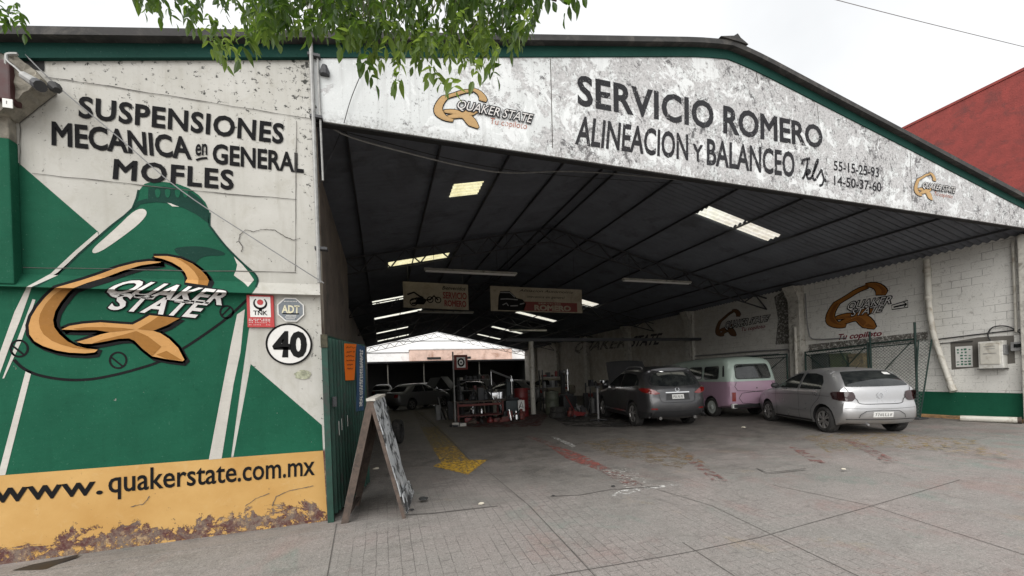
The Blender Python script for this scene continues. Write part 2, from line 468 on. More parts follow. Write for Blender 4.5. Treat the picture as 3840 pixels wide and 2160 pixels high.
    c = t.mix(t.ramp(g2, .46, .34, 0, .5), c, (.085, .077, .07))
    c = t.mix(t.ramp(fine, .55, .68, 0, .62), c, (.50, .47, .44))
    c = t.mix(t.ramp(fine, .45, .33, 0, .65), c, (.055, .050, .046))
    st_ = t.noise(p, 1.7, 9, .8, 1.2)
    c = t.mix(t.ramp(st_, .56, .68, 0, .5), c, (.10, .092, .083))
    c = t.mix(t.ramp(t.noise(p, 6, 6, .7), .66, .70, 0, .5), c, (.07, .064, .058))
    c = t.mix(t.ramp(grit, .58, .70, 0, .4), c, (.55, .52, .49))
    t.set(Base_Color=c, Roughness=t.ramp(mid, .3, .7, .88, .60)); t.b.inputs['Specular IOR Level'].default_value = .3
    t.bump(t.math('ADD', t.math('MULTIPLY', fine, .6), t.math('SUBTRACT', t.math('MULTIPLY', mid, .8), jt)), .5, .006)
    return t.m
M['paver'] = m_ground(); M['floor'] = M['paver']
M['roofsheet'] = plain('dark_roof_sheet', (.115, .125, .145), .7, .18, 1.5, dirt=(.075, .08, .09))
M['rooftrim'] = plain('weathered_dark_trim', (.032, .031, .030), .8, .45, 5, bump=.3, dirt=(.085, .078, .07))
M['trimgreen'] = wallpaint('green_fascia_paint', (.014, .052, .042), .10)
M['steel'] = plain('dark_steel', (.045, .046, .050), .55, .3, 8)
M['pipewhite'] = plain('old_white_pipe', (.50, .48, .43), .6, .18, 7, bump=.15, dirt=(.22, .20, .17))
M['grey'] = plain('grey_metal', (.22, .22, .22), .5, .2, 6)
M['galv'] = plain('galvanised_pipe', (.30, .30, .29), .5, .3, 9, metal=.3)
M['cable'] = plain('black_cable', (.03, .03, .03), .6, .2, 5)
M['concrete'] = plain('rough_concrete', (.24, .22, .18), .9, .45, 7, bump=.6, dirt=(.06, .055, .042))
M['red_wall'] = plain('red_stucco', (.255, .050, .042), .9, .24, 3.5, bump=.9, dirt=(.16, .045, .04))
M['whitewall'] = plain('white_stucco', (.78, .78, .77), .85, .05, 1.2, dirt=(.66, .66, .65))
M['void'] = plain('shade_black', (.02, .02, .02), .95, .3, 3)  # near-black colour stands in for shade in the hole, vents, lintel and shed
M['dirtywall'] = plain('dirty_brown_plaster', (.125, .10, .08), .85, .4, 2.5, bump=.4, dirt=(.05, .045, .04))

# ================================================================== SETTING
# ground: one big sheet, the ramp of stamped pavers up to the doorway, the concrete floor of the hall
bm = B(); bm.faces.new([bm.verts.new(p) for p in ((-900, -900, -.62), (900, -900, -.62), (900, 900, -.62), (-900, 900, -.62))])
struct('ground', bm, M['concrete'])
SLABY = 4.66
def ramp_z(y): return -.004 - .070 * max(0, SLABY - y) if y > -1 else -.004 - .070 * (SLABY + 1) - .004 * (-1 - y)
bm = B()
ys = [4.66, 3.5, 2.5, 1.2, 0, -1, -12, -30]; xs = [-30, -6, -2, 3, 8, 15, 25, 60]
g = [[bm.verts.new((x, y, ramp_z(y))) for x in xs] for y in ys]
for i in range(len(ys) - 1):
    for j in range(len(xs) - 1): bm.faces.new((g[i][j], g[i + 1][j], g[i + 1][j + 1], g[i][j + 1]))
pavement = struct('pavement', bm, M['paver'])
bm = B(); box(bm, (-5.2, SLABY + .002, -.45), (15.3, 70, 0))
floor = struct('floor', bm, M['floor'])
FRMAT = {}
def onramp(x, y):
    p = onPl(x, y, (0, -.070, 1), -.004 - .070 * SLABY)
    return p
def crk(name, pts, wd, mat, par, f, lift):
    bm = B(); P = [f(*p) for p in pts]
    n = len(P)
    L = []
    for i in range(n):
        d = (P[min(i + 1, n - 1)] - P[max(i - 1, 0)]); nn = Vector((-d.y, d.x, 0)).normalized() * wd / 2
        L.append((bm.verts.new(P[i] + nn + Vector((0, 0, lift))), bm.verts.new(P[i] - nn + Vector((0, 0, lift)))))
    for a, b in zip(L, L[1:]): bm.faces.new((a[0], b[0], b[1], a[1]))
    return obj(name, bm, mat, par)
M['joint'] = plain('dirt_filled_joint', (.095, .088, .080), .95, .3, 20)
for pts in ([(1700, 1660), (1990, 1902), (2244, 2175)], [(2310, 1790), (2669, 1897), (3246, 2175)], [(2900, 1820), (3266, 1897), (3850, 2084)],
            [(2040, 2165), (2560, 2076), (2848, 2016), (3256, 1902), (3600, 1800)], [(1225, 2175), (1262, 1965)], [(2560, 2035), (2760, 2165)]):
    crk('slab_joint', pts, .009, M['joint'], pavement, onramp, .004)
M['joint2'] = plain('wet_dark_hollow', (.022, .020, .018), .5, .3, 9)
# faded floor paint
def floorpaint(name, col, peel, psc=6):
    t = NT(name); p = t.pos(); mid = t.noise(p, 9, 6, .7)
    c = t.mix(t.ramp(mid, .3, .7), tuple(v * .75 for v in col), tuple(v * 1.15 for v in col))
    t.set(Base_Color=c, Roughness=.8)
    a = t.noise(p, psc, 9, .78, .4)
    t.alpha(t.ramp(a, peel - .05, peel + .05, 0, 1))
    return t.m
M['fp_yellow'] = floorpaint('worn_yellow_floor_paint', (.55, .33, .035), .47, 14)
M['fp_yellow2'] = floorpaint('rubbed_out_yellow_floor_paint', (.30, .22, .09), .56, 8)
M['fp_red'] = floorpaint('worn_red_floor_paint', (.27, .085, .07), .50, 7)
M['fp_red2'] = floorpaint('rubbed_out_red_floor_paint', (.24, .11, .095), .54, 7)
M['fp_white'] = floorpaint('worn_white_floor_paint', (.62, .61, .58), .52, 12)
M['fp_dark'] = floorpaint('oil_stain', (.03, .028, .027), .50, 1.6)
C8 = lambda x, y: (1280 + x / 2.0125, 1440 + y / 2.0125)
C9 = lambda x, y: (2560 + x / 2.0125, 1440 + y / 2.0125)
def decal(name, pts, crop, mat, par, f, lift):
    P = [f(*crop(*p)) for p in pts]
    bm = B(); vs = [bm.verts.new(p + Vector((0, 0, lift))) for p in P]
    bmesh.ops.triangle_fill(bm, use_beauty=True, edges=[bm.edges.new((vs[i], vs[(i + 1) % len(vs)])) for i in range(len(vs))])
    for fc in bm.faces:
        if fc.normal.z < 0: fc.normal_flip()
    return obj(name, bm, mat, par)
fl = lambda x, y: onZ(x, y, 0)
decal('painted_arrow', [(755, 592), (960, 575), (1105, 573), (955, 686), (690, 622)], C8, M['fp_yellow'], floor, fl, .006)
M['fp_yellow4'] = floorpaint('half_worn_yellow_floor_paint', (.46, .29, .05), .50, 14)
decal('arrow_shaft', [(690, 490), (875, 465), (962, 572), (755, 592)], C8, M['fp_yellow4'], floor, fl, .005)
M['fp_yellow3'] = floorpaint('fading_yellow_floor_paint', (.36, .26, .08), .515, 14)
decal('arrow_shaft', [(600, 330), (730, 320), (875, 465), (690, 490)], C8, M['fp_yellow3'], floor, fl, .005)
decal('arrow_shaft', [(540, 200), (620, 215), (730, 320), (600, 330)], C8, M['fp_yellow2'], floor, fl, .005)
decal('painted_stripe', [(1560, 465), (1690, 490), (1850, 550), (1990, 620), (1950, 655), (1700, 565)], C8, M['fp_red'], floor, fl, .005)
decal('painted_stripe', [(1380, 395), (1480, 400), (1690, 490), (1560, 465)], C8, M['fp_red2'], floor, fl, .004)
decal('painted_stripe', [(1990, 620), (2080, 660), (2300, 770), (2150, 775), (1950, 655)], C8, M['fp_red2'], floor, fl, .005)
decal('painted_stripe', [(40, 590), (120, 590), (340, 730), (230, 730)], C9, M['fp_red2'], floor, fl, .005)
decal('painted_stripe', [(790, 470), (900, 490), (1100, 610), (990, 600)], C9, M['fp_red2'], floor, fl, .005)
decal('painted_stripe', [(1180, 415), (1310, 425), (1640, 590), (1520, 585)], C9, M['fp_red2'], floor, fl, .005)
decal('painted_line', [(2030, 850), (2100, 805), (2500, 757), (2560, 762), (2300, 800), (2110, 845)], C8, M['fp_white'], floor, onramp, .004)
decal('painted_line', [(1580, 400), (1620, 400), (1780, 470), (1745, 480)], C8, M['fp_white'], floor, fl, .005)
decal('rust_stain', [(1820, 440), (2100, 410), (2560, 470), (2660, 560), (2560, 640), (2200, 570), (1950, 520)], C8, floorpaint('ochre_rust_stain', (.21, .155, .09), .54, 5), floor, fl, .003)
decal('rust_stain', [(0, 560), (110, 600), (220, 640), (120, 560), (60, 520)], C9, floorpaint('orange_stain', (.25, .15, .085), .54, 8), floor, fl, .004)
decal('painted_patch', [(1960, 650), (2180, 640), (2330, 730), (2360, 775), (2150, 790), (2050, 720)], C8, floorpaint('flaking_white_paint', (.60, .58, .54), .575, 15), floor, fl, .007)
decal('painted_patch', [(900, 390), (1400, 360), (2200, 420), (2500, 560), (1500, 470), (1100, 520)], C9, M['fp_yellow2'], floor, fl, .003)
decal('damp_hollow', [(45, 2140), (120, 2118), (230, 2096), (300, 2078), (285, 2092), (215, 2116), (170, 2138)], lambda *p: p, M['joint2'], pavement, onramp, .003)
crk('floor_crack', [C8(*p) for p in ((560, 200), (700, 310), (830, 430), (965, 570))], .035, M['joint'], floor, fl, .007)
crk('floor_crack', [C8(*p) for p in ((480, 990), (700, 978), (900, 955), (1180, 925))], .02, M['joint'], floor, onramp, .008)
crk('floor_crack', [C8(*p) for p in ((1580, 850), (1800, 840), (2030, 800), (2400, 775))], .02, M['joint'], floor, onramp, .006)
crk('floor_crack', [C9(*p) for p in ((560, 640), (640, 672), (760, 660), (930, 640))], .03, M['joint'], floor, fl, .006)

# ================================================================== THE WORKSHOP HALL
hall = thing('workshop_hall', 'large car repair hall with a peeling white gable and a green mural wall', 'building', (5.5, 5, 0))
FY = 5.0
def zt(x):
    h = .9; d = x - 5.51
    if abs(d) < h: return 6.884 - .186 * (d if d > 0 else 0) + .22 * (d if d < 0 else 0) - .045 * (1 - abs(d) / h) ** 2
    return 4.942 + (x + 3.319) * .22 if d < 0 else 6.884 - d * .186
PROF = [(-9, 4.985), (2.579, 4.985), (2.597, 4.90), (2.718, 5.0), (99, 5.0)]
def prof_y(z):
    for (a, ya), (b, yb) in zip(PROF, PROF[1:]):
        if z <= b: return ya + (yb - ya) * (z - a) / (b - a)
    return 5.0
def drape(bm, layer=0):
    """lay a flat mural shape (x, 5, z) on the wall and round its ledge"""
    for z in (2.579, 2.597, 2.718):
        bmesh.ops.bisect_plane(bm, geom=bm.verts[:] + bm.edges[:] + bm.faces[:], plane_co=(0, 0, z), plane_no=(0, 0, 1), dist=1e-5)
    for v in bm.verts:
        y = prof_y(v.co.z) - .0022 * layer
        v.co = EYEV + (Vector((v.co.x, 5, v.co.z)) - EYEV) * (y / 5)
    bmesh.ops.remove_doubles(bm, verts=bm.verts[:], dist=1e-5)
    for f in bm.faces:
        f.normal_update()
        if f.normal.y > 0: f.normal_flip()
    return bm
flatY = lambda x, z: Vector((x, 5, z))
# --- the mural wall
bm = B()
fill(bm, [(-5.2, -.1), (-.655, -.1), (-.655, zt(-.655) - .02), (-5.2, zt(-5.2) - .02)], flatY, grid=.5)
drape(bm)
q = [bm.verts.new(p) for p in ((-5.2, 5.26, -.1), (-.655, 5.26, -.1), (-.655, 5.26, zt(-.655) - .02), (-5.2, 5.26, zt(-5.2) - .02))]
bm.faces.new(q)
bm.faces.new([bm.verts.new(p) for p in ((-.642, 4.9, 2.576), (-.655, 5.0, 2.576), (-.655, 5.0, 2.718))])
front = obj('front_wall', bm, M['front_wall'], hall)
M['jambdirt'] = plain('rust_stained_jamb', (.30, .26, .21), .9, .4, 3, bump=.4, dirt=(.10, .055, .035))
bm = B()
bm.faces.new([bm.verts.new(p) for p in ((-.655, 4.985, -.1), (-.655, 5.26, -.1), (-.655, 5.26, 2.6), (-.655, 4.985, 2.6))])
bm.faces.new([bm.verts.new(p) for p in ((-.655, 5.0, 2.6), (-.655, 5.26, 2.6), (-.655, 5.26, zt(-.655) - .02), (-.655, 5.0, zt(-.655) - .02))])
obj('jamb', bm, M['jambdirt'], hall)
# pilaster at the left end, with its broken concrete top
bm = B(); xa = onY(78, 800, 5).x
box(bm, (-5.2, 4.90, 2.60), (xa, 4.998, 3.95), .01)
obj('pilaster', bm, M['green'], front)
bm = B(); box(bm, (-5.2, 4.91, 3.951), (xa - .005, 4.998, 4.28), .01); obj('pilaster_cap', bm, M['concrete'], front)

CROPS = {'c1': (2.0125, 0, 0), 'c2': (2.0125, 0, 600), 'c3': (2.0125, 0, 1440), 'c4': (2.0125, 1280, 0), 'c5': (2.0125, 2560, 200), 'c7': (2.0125, 2560, 900),
         'L1': (2.9953, 60, 920), 'L2': (4.770, 360, 940), 'T': (3.6235, 900, 1060), 'c3b': (2.7875, 0, 940), 'P': (1, 0, 0)}
def px(cr, pts):
    k, x, y = CROPS[cr]
    return [(x + a / k, y + b / k) for a, b in pts]
def onwall(cr, pts): return [(p.x, p.z) for p in (onY(x, y, 5) for x, y in px(cr, pts))]
def mural(name, cr, pts, mat, layer, curve=0, parent=None):
    pl = onwall(cr, pts)
    if curve: pl = [(p.x, p.y) for p in smoothline([(a, b, 0) for a, b in pl], curve, True)]
    bm = B(); fill(bm, pl, flatY); drape(bm, layer)
    return obj(name, bm, mat, parent or front)
def mural_line(name, cr, pts, wd, mat, layer, closed=False, n=6):
    pl = [(p.x, p.y) for p in catmull([(a, b, 0) for a, b in onwall(cr, pts)], n, closed)]
    bm = B(); stroke(bm, pl, wd, flatY, closed); drape(bm, layer)
    return obj(name, bm, mat, front)
# green field with the bottle
gp = [(-420, 150), (0, 551), (75, 615), (369, 870)] + px('c2', [(740, 572), (850, 482), (985, 385), (1003, 360), (1035, 290), (1050, 230), (1090, 180), (1130, 168), (1240, 165), (1340, 180), (1430, 215), (1500, 265), (1550, 320), (1578, 380), (1585, 440), (1582, 480), (1597, 512), (1700, 640), (1830, 770), (1920, 850), (1950, 900), (1935, 960), (1900, 1010)]) + [(934, 1228), (901, 1460), (866, 1716), (400, 1752), (0, 1783), (-420, 1816)]
mural('mural_paint', 'P', gp, M['green'], 1)
mural('mural_paint', 'P', [(940, 1365), (1028, 1440), (1207, 1594), (1211, 1690), (875, 1714)], M['green'], 1)
# bare band where the ledge catches dust stays part of the same paint
mural('mural_paint', 'P', [(-420, 1816), (0, 1783), (400, 1752), (866, 1716), (1211, 1689), (1231, 1990), (288, 2100), (-420, 2190)], M['yellow'], 1)
# white stripes
mural('mural_stripe', 'P', [(365, 869), (371, 886), (298, 948), (215, 1033), (118, 1076), (117, 1082), (75, 1202), (36, 1299), (0, 1399), (-60, 1560), (-60, 1480), (0, 1320), (54, 1170), (97, 1083), (99, 1076), (190, 1026), (280, 942)], M['white_paint'], 2)
mural('mural_stripe', 'P', [(122, 1122), (133, 1124), (80, 1280), (15, 1419), (9, 1419), (66, 1270)], M['white_paint'], 2)
mural('mural_stripe', 'P', [(97, 1388), (118, 1394), (20, 1781), (-8, 1783)], M['white_paint'], 2)
mural('mural_stripe', 'P', [(889, 1179), (918, 1160), (902, 1320), (876, 1440), (831, 1720), (783, 1724), (837, 1440), (866, 1290)], M['white_paint'], 2)
# bottle details
mural('mural_paint', 'c2', [(1120, 212), (1230, 200), (1340, 212), (1440, 242), (1520, 300), (1570, 375), (1578, 480), (1560, 468), (1480, 410), (1380, 360), (1260, 326), (1180, 318), (1115, 325)], M['green_dark'], 2)
mural('mural_paint', 'c2', [(1003, 362), (1040, 310), (1112, 290), (1115, 325), (1060, 335), (1010, 380)], M['green_dark'], 2)
for cxx in (1190, 1265, 1340, 1400):
    mural('mural_paint', 'c2', [(cxx - 22, 218), (cxx + 22, 222), (cxx + 18, 270), (cxx, 288), (cxx - 18, 268)], M['green'], 3, 1)
mural('mural_paint', 'c2', [(1262, 322), (1290, 328), (1330, 345), (1355, 352), (1300, 350)], M['white_paint'], 3)
mural('mural_highlight', 'c2', [(1040, 370), (1090, 368), (1110, 395), (1095, 432), (1040, 490), (950, 560), (850, 632), (760, 690), (705, 707), (693, 685), (720, 650), (800, 580), (900, 490), (980, 410)], M['white_paint'], 2, 1)
mural('mural_highlight', 'c2', [(1765, 728), (1830, 790), (1880, 850), (1917, 905), (1872, 957), (1840, 925), (1790, 890), (1765, 870), (1782, 830), (1790, 790)], M['white_paint'], 2)
mural('mural_paint', 'c2', [(1310, 665), (1400, 652), (1500, 650), (1600, 665), (1680, 690), (1702, 710), (1680, 722), (1560, 722), (1495, 750), (1475, 785), (1400, 750), (1330, 705)], M['green_dark'], 2, 1)
mural_line('mural_line', 'c2', [(1045, 225), (1000, 365), (850, 488), (600, 705), (440, 855), (245, 965)], .018, M['green_dark'], 2, n=2)
mural_line('mural_line', 'c2', [(1582, 395), (1580, 485), (1600, 520), (1700, 648), (1830, 778), (1918, 855), (1945, 905), (1930, 960)], .020, M['green_dark'], 2, n=3)
mural_line('mural_line', 'P', [(52, 1349), (90, 1383), (150, 1408), (240, 1423), (330, 1423), (420, 1408), (510, 1385), (600, 1355), (690, 1305), (790, 1238), (860, 1185), (930, 1120)], .026, M['black_paint'], 2)
for (cx_, cy_, r_) in ((443, 1351, 31), (850, 1170, 24), (72, 1307, 32)):
    pts = [(cx_ + r_ * math.cos(a * math.pi / 8), cy_ + .95 * r_ * math.sin(a * math.pi / 8)) for a in range(16)]
    mural_line('mural_line', 'P', pts, .018, M['black_paint'], 2, True, 2)
    mural_line('mural_line', 'P', [(cx_ - r_ * .8, cy_ - r_ * .35), (cx_ + r_ * .5, cy_ + r_ * .7)] if r_ > 25 else [(cx_ - r_ * .7, cy_ + r_ * .5), (cx_ + r_ * .5, cy_ - r_ * .7)], .016, M['black_paint'], 2, False, 2)
# cracks of the board joints and the plaster
for pts in ([(1112, 452), (1110, 700), (1107, 1018)], [(169, 288), (420, 325), (700, 370), (960, 412), (1172, 445)], [(119, 650), (480, 688), (800, 722), (1112, 748)], [(85, 1003), (600, 1012), (1110, 1022)],
            [(150, 325), (212, 352), (75, 460), (74, 620)], [(895, 905), (900, 880), (920, 862), (950, 868), (985, 860), (1030, 862), (1065, 885), (1100, 900), (1125, 893)],
            [(920, 1898), (960, 1870), (1010, 1850)], [(1020, 1900), (1035, 1862), (1090, 1838), (1140, 1830), (1175, 1822)], [(490, 1900), (540, 1890), (560, 1860)], [(895, 905), (910, 925), (905, 945)]):
    pl = onwall('P', pts); bm = B()
    pl2 = []
    for a, b in zip(pl, pl[1:]):
        for k in range(6):
            t = k / 6; pl2.append((a[0] + (b[0] - a[0]) * t + random.uniform(-.003, .003), a[1] + (b[1] - a[1]) * t + random.uniform(-.004, .004)))
    pl2.append(pl[-1])
    stroke(bm, pl2, [random.uniform(.004, .010) for _ in pl2], flatY); drape(bm, 4)
    obj('wall_crack', bm, M['joint'], front)

# --- lettering
def text_mesh(s, bold=0.0, shear=0.0, space=1.0):
    """letter outlines filled, with a mitred rim of width bold grown outward round every stroke"""
    cu = bpy.data.curves.new('t', 'FONT'); cu.body = s; cu.size = 1; cu.shear = shear; cu.space_character = space
    cu.resolution_u = 3
    o = bpy.data.objects.new('t', cu)
    me = bpy.data.meshes.new_from_object(o)
    vs = [(v.co.x, v.co.y) for v in me.vertices]; fs = [list(p.vertices) for p in me.polygons]
    bpy.data.objects.remove(o); bpy.data.curves.remove(cu); bpy.data.meshes.remove(me)
    if bold > 0:
        key = {}; rep = []
        for x, y in vs: rep.append(key.setdefault((round(x, 4), round(y, 4)), len(rep)))
        use = {}
        for f in fs:
            P = [vs[i] for i in f]
            ar = sum(P[i][0] * P[(i + 1) % len(P)][1] - P[(i + 1) % len(P)][0] * P[i][1] for i in range(len(P)))
            g = [rep[i] for i in (f if ar > 0 else f[::-1])]
            for i in range(len(g)): use[g[i], g[(i + 1) % len(g)]] = 1
        nxt = {}
        for (i, j) in use:
            if (j, i) not in use and i != j: nxt.setdefault(i, []).append(j)
        prv = {j: i for i, js in nxt.items() for j in js}
        off = {}
        def nrm(i, j):
            d = Vector((vs[j][0] - vs[i][0], vs[j][1] - vs[i][1]))
            d = d.normalized() if d.length > 1e-9 else Vector((1, 0)); return Vector((d.y, -d.x))
        for i, js in nxt.items():
            n2 = nrm(i, js[0]); n1 = nrm(prv[i], i) if i in prv else n2
            m = n1 + n2; m = m.normalized() if m.length > .05 else n2
            k = min(2.2, 1 / max(.3, m.dot(n2)))
            off[i] = len(vs); vs.append((vs[i][0] + m.x * bold * k, vs[i][1] + m.y * bold * k))
        for i, js in nxt.items():
            for j in js:
                if j in off: fs.append([i, off[i], off[j], j])
    return vs, fs
_h = text_mesh('H')[0]; CAPH = max(v[1] for v in _h); _h = text_mesh('x')[0]; XH = max(v[1] for v in _h)
def lettering(s, quad, toW, vref=None, bold=.02, shear=0, space=1.0, extent=None):
    """letters mapped on a quad (bottom-left, bottom-right, top-right, top-left; top = capital height) given in wall coordinates"""
    vs, fs = text_mesh(s, bold, shear, space)
    ref = text_mesh(s, 0, shear, space)[0]
    x0 = min(v[0] for v in ref); x1 = max(v[0] for v in ref); vr = vref or CAPH
    a, b, c, d = [Vector(q) for q in quad]
    bm = B(); V = []
    for x, y in vs:
        u = (x - x0) / (x1 - x0); v = y / vr
        p = (a * (1 - u) + b * u) * (1 - v) + (d * (1 - u) + c * u) * v
        V.append(bm.verts.new(toW(p.x, p.y)))
    for f in fs:
        try: bm.faces.new([V[i] for i in f])
        except ValueError: pass
    return bm
def wall_text(name, s, cr, quad, mat, layer=3, **k):
    bm = lettering(s, onwall(cr, quad), flatY, **k); drape(bm, layer)
    return obj(name, bm, mat, front)
wall_text('lettering', 'SUSPENSIONES', 'c1', [(598, 880), (2132, 1080), (2140, 940), (602, 730)], M['black_paint'], bold=.030, space=1.08)
wall_text('lettering', 'MECANICA', 'c1', [(395, 1088), (1440, 1198), (1425, 1042), (395, 922)], M['black_paint'], bold=.030)
wall_text('lettering', 'en', 'c1', [(1475, 1172), (1562, 1165), (1562, 1088), (1478, 1092)], M['black_paint'], bold=.02, vref=XH)
mural_line('lettering', 'c1', [(1480, 1208), (1520, 1195), (1565, 1192)], .022, M['black_paint'], 3)
wall_text('lettering', 'GENERAL', 'c1', [(1608, 1228), (2288, 1300), (2288, 1165), (1610, 1088)], M['black_paint'], bold=.030)
wall_text('lettering', 'MOFLES', 'c1', [(857, 1345), (1757, 1428), (1757, 1290), (868, 1205)], M['black_paint'], bold=.030, space=1.12)
for i, (qb) in enumerate([[(-60, 897), (770, 828), (770, 735), (-60, 795)]]):
    wall_text('lettering', 'www.', 'c3', qb, M['black_paint'], bold=.016, vref=XH)
wall_text('lettering', 'quakerstate', 'c3', [(820, 820), (1782, 735), (1782, 635), (820, 712)], M['black_paint'], bold=.012, vref=XH)
wall_text('lettering', '.com.mx', 'c3', [(1795, 735), (2372, 685), (2372, 588), (1795, 634)], M['black_paint'], bold=.012, vref=XH)

# --- the winged-Q emblem, traced once, then laid on any wall
ARC = [(1635, 185), (1500, 176), (1350, 194), (1150, 245), (950, 320), (750, 387), (600, 430), (440, 477), (330, 580), (240, 690), (172, 800), (142, 900), (150, 1000), (205, 1075), (300, 1130), (450, 1180), (600, 1205), (780, 1213), (885, 1202), (918, 1172), (800, 1160), (680, 1130), (580, 1080), (490, 1000), (430, 920), (415, 840), (440, 740), (500, 640), (580, 540), (640, 482), (800, 420), (1000, 360), (1200, 285), (1400, 225), (1600, 196)]
ARC_D = [(520, 490), (420, 560), (330, 660), (270, 770), (255, 850), (270, 930), (310, 1000), (400, 1070), (500, 1112), (640, 1150), (880, 1178), (800, 1161), (680, 1131), (580, 1081), (490, 1001), (430, 921), (416, 840), (441, 740), (501, 640), (581, 540), (640, 483)]
TOP = [(1545, 120), (1700, 120), (1850, 148), (1980, 205), (2080, 280), (2140, 345), (2168, 395), (2150, 452), (1900, 416), (1925, 370), (1900, 310), (1850, 250), (1750, 190), (1640, 150), (1560, 134)]
TOP_D = [(1790, 142), (1850, 150), (1980, 207), (2080, 282), (2138, 347), (2165, 395), (2149, 450), (2045, 434), (2052, 370), (2000, 290), (1930, 222), (1850, 168)]
XX = [(510, 945), (600, 905), (750, 880), (950, 865), (1150, 880), (1310, 890), (1400, 845), (1500, 785), (1680, 803), (1838, 820), (1700, 895), (1540, 960), (1620, 985), (1720, 1050), (1820, 1150), (1892, 1285), (1872, 1302), (1700, 1280), (1530, 1246), (1420, 1160), (1330, 1070), (1270, 1045), (1150, 1050), (1000, 1080), (850, 1105), (760, 1106), (680, 1085), (800, 1050), (950, 1000), (1060, 975), (900, 952), (700, 952)]
XX_D = [[(640, 936), (800, 918), (1000, 918), (1200, 927), (1330, 945), (1065, 974), (900, 950), (700, 950)], [(1600, 797), (1835, 821), (1700, 894), (1540, 958), (1365, 942), (1500, 865)],
        [(1350, 962), (1480, 1020), (1632, 1138), (1532, 1243), (1421, 1159), (1331, 1069), (1270, 1044), (1150, 1049), (1000, 1079), (850, 1104), (960, 1062), (1200, 1005)], [(1690, 1185), (1868, 1292), (1700, 1278), (1575, 1228)]]
_e0 = onwall('L1', [(142, 900), (2168, 395), (1600, 110), (1800, 1303)])
EX0, EX1, EZ1, EZ0 = _e0[0][0], _e0[1][0], _e0[2][1], _e0[3][1]
def enorm(pts): return [((x - EX0) / (EX1 - EX0), (z - EZ0) / (EZ1 - EZ0)) for x, z in onwall('L1', pts)]
def emblem(name, aff, toW, fin, parent, mats, shadow=.022, dual=True, fat=0.0):
    """aff maps the unit square to wall coordinates; black outline below, gold above, darker gold facets on top"""
    def A(pts): return [aff(u, v) for u, v in enorm(pts)]
    w1 = abs(aff(1, 0)[0] - aff(0, 0)[0]); wd = w1 * (.034 + 2 * fat)
    bm = B()
    for sh in (ARC, TOP, XX):
        pl = A(sh)
        stroke(bm, pl + pl[:1], wd, toW)
        if shadow:
            stroke(bm, [(a + wd * .45, b - wd * .5) for a, b in pl + pl[:1]], wd, toW)
    em = obj(name, fin(bm, 3), mats[0], parent)
    for sh in (ARC, TOP, XX):
        bm = B(); pl = A(sh); fill(bm, pl, toW); obj('emblem_face', fin(bm, 5), mats[1], parent)
        if fat: bm = B(); stroke(bm, pl + pl[:1], w1 * 2 * fat, toW); obj('emblem_rim', fin(bm, 4.5), mats[1], parent)
    if dual:
        for sh in [ARC_D, TOP_D] + XX_D:
            bm = B(); fill(bm, A(sh), toW); obj('emblem_facet', fin(bm, 6), mats[2], parent)
affM = lambda u, v: (EX0 + u * (EX1 - EX0), EZ0 + v * (EZ1 - EZ0))
emblem('painted_emblem', affM, flatY, drape, front, (M['black_paint'], M['gold'], M['gold_dark']))
for s, qd in (('QUAKER', [(95, 745), (2230, 965), (2420, 735), (560, 520)]), ('STATE', [(215, 1035), (1770, 1190), (2010, 935), (455, 765)])):
    ext = text_mesh(s, 0, 0)[0]
    wall_text('lettering', s, 'L2', qd, M['black_paint'], 7, bold=.075, extent=ext)
    wall_text('lettering', s, 'L2', qd, M['letter_white'], 9, bold=.028, extent=ext)

# --- gable fascia over the opening
def fin_f(bm, layer):
    for v in bm.verts: v.co.y = 4.972 - .0022 * layer
    for f in bm.faces:
        f.normal_update()
        if f.normal.y > 0: f.normal_flip()
    return bm
bm = B(); prism(bm, [(-.652, 4.60), (15.25, 4.60), (15.25, zt(15.25) - .03), (5.51, zt(5.51) - .03), (-.652, zt(-.652) - .03)], 4.972, 4.992, 'Y')
fascia = obj('gable_fascia', bm, M['fascia'], hall)
bm = B(); box(bm, (-.65, 4.993, 4.585), (15.0, 5.08, 4.70)); obj('lintel_beam', bm, M['void'], hall)
def gable_band(off_hi, off_lo, y0, y1, name, mat, par):
    bm = B()
    xs_ = [-5.4, 0, 4.6, 4.9, 5.2, 5.4, 5.51, 5.62, 5.8, 6.1, 6.4, 10, 13, 15.5]
    prism(bm, [(x, zt(x) - off_hi * (1 if x < 4.5 else .85)) for x in xs_] + [(x, zt(x) - off_lo - (.015 if x > 10 else 0)) for x in xs_[::-1]], y0, y1, 'Y')
    return obj(name, bm, mat, par)
gable_band(.08, .225, 4.955, 4.9995, 'green_band', M['trimgreen'], hall)
gable_band(0, .078, 4.86, 5.12, 'verge_trim', M['rooftrim'], hall)
bm = B(); prism(bm, [(5.25, 6.83), (5.52, 6.90), (5.60, 6.955), (5.66, 6.90), (5.82, 6.83)], 4.84, 5.2, 'Y'); obj('ridge_cap', bm, M['rooftrim'], hall)
M['black_num'] = wallpaint('lightly_worn_black_paint', (.03, .03, .033), .25, psc=9)
def fascia_text(s, cr, quad, mat, layer=2, **k):
    return obj('lettering', fin_f(lettering(s, onwall(cr, quad), flatY, **k), layer), mat, fascia)
fascia_text('SERVICIO', 'P', [(2166, 396), (2668, 486), (2668, 393), (2164, 291)], M['black_worn'], bold=.028, space=1.05)
fascia_text('ROMERO', 'P', [(2709, 500), (3077, 557), (3074, 480), (2709, 404)], M['black_worn'], bold=.028)
fascia_text('ALINEACION', 'P', [(2155, 542), (2574, 603), (2574, 512), (2166, 442)], M['black_worn'], bold=.022)
fascia_text('Y', 'P', [(2594, 607), (2628, 611), (2628, 551), (2594, 545)], M['black_worn'], bold=.025)
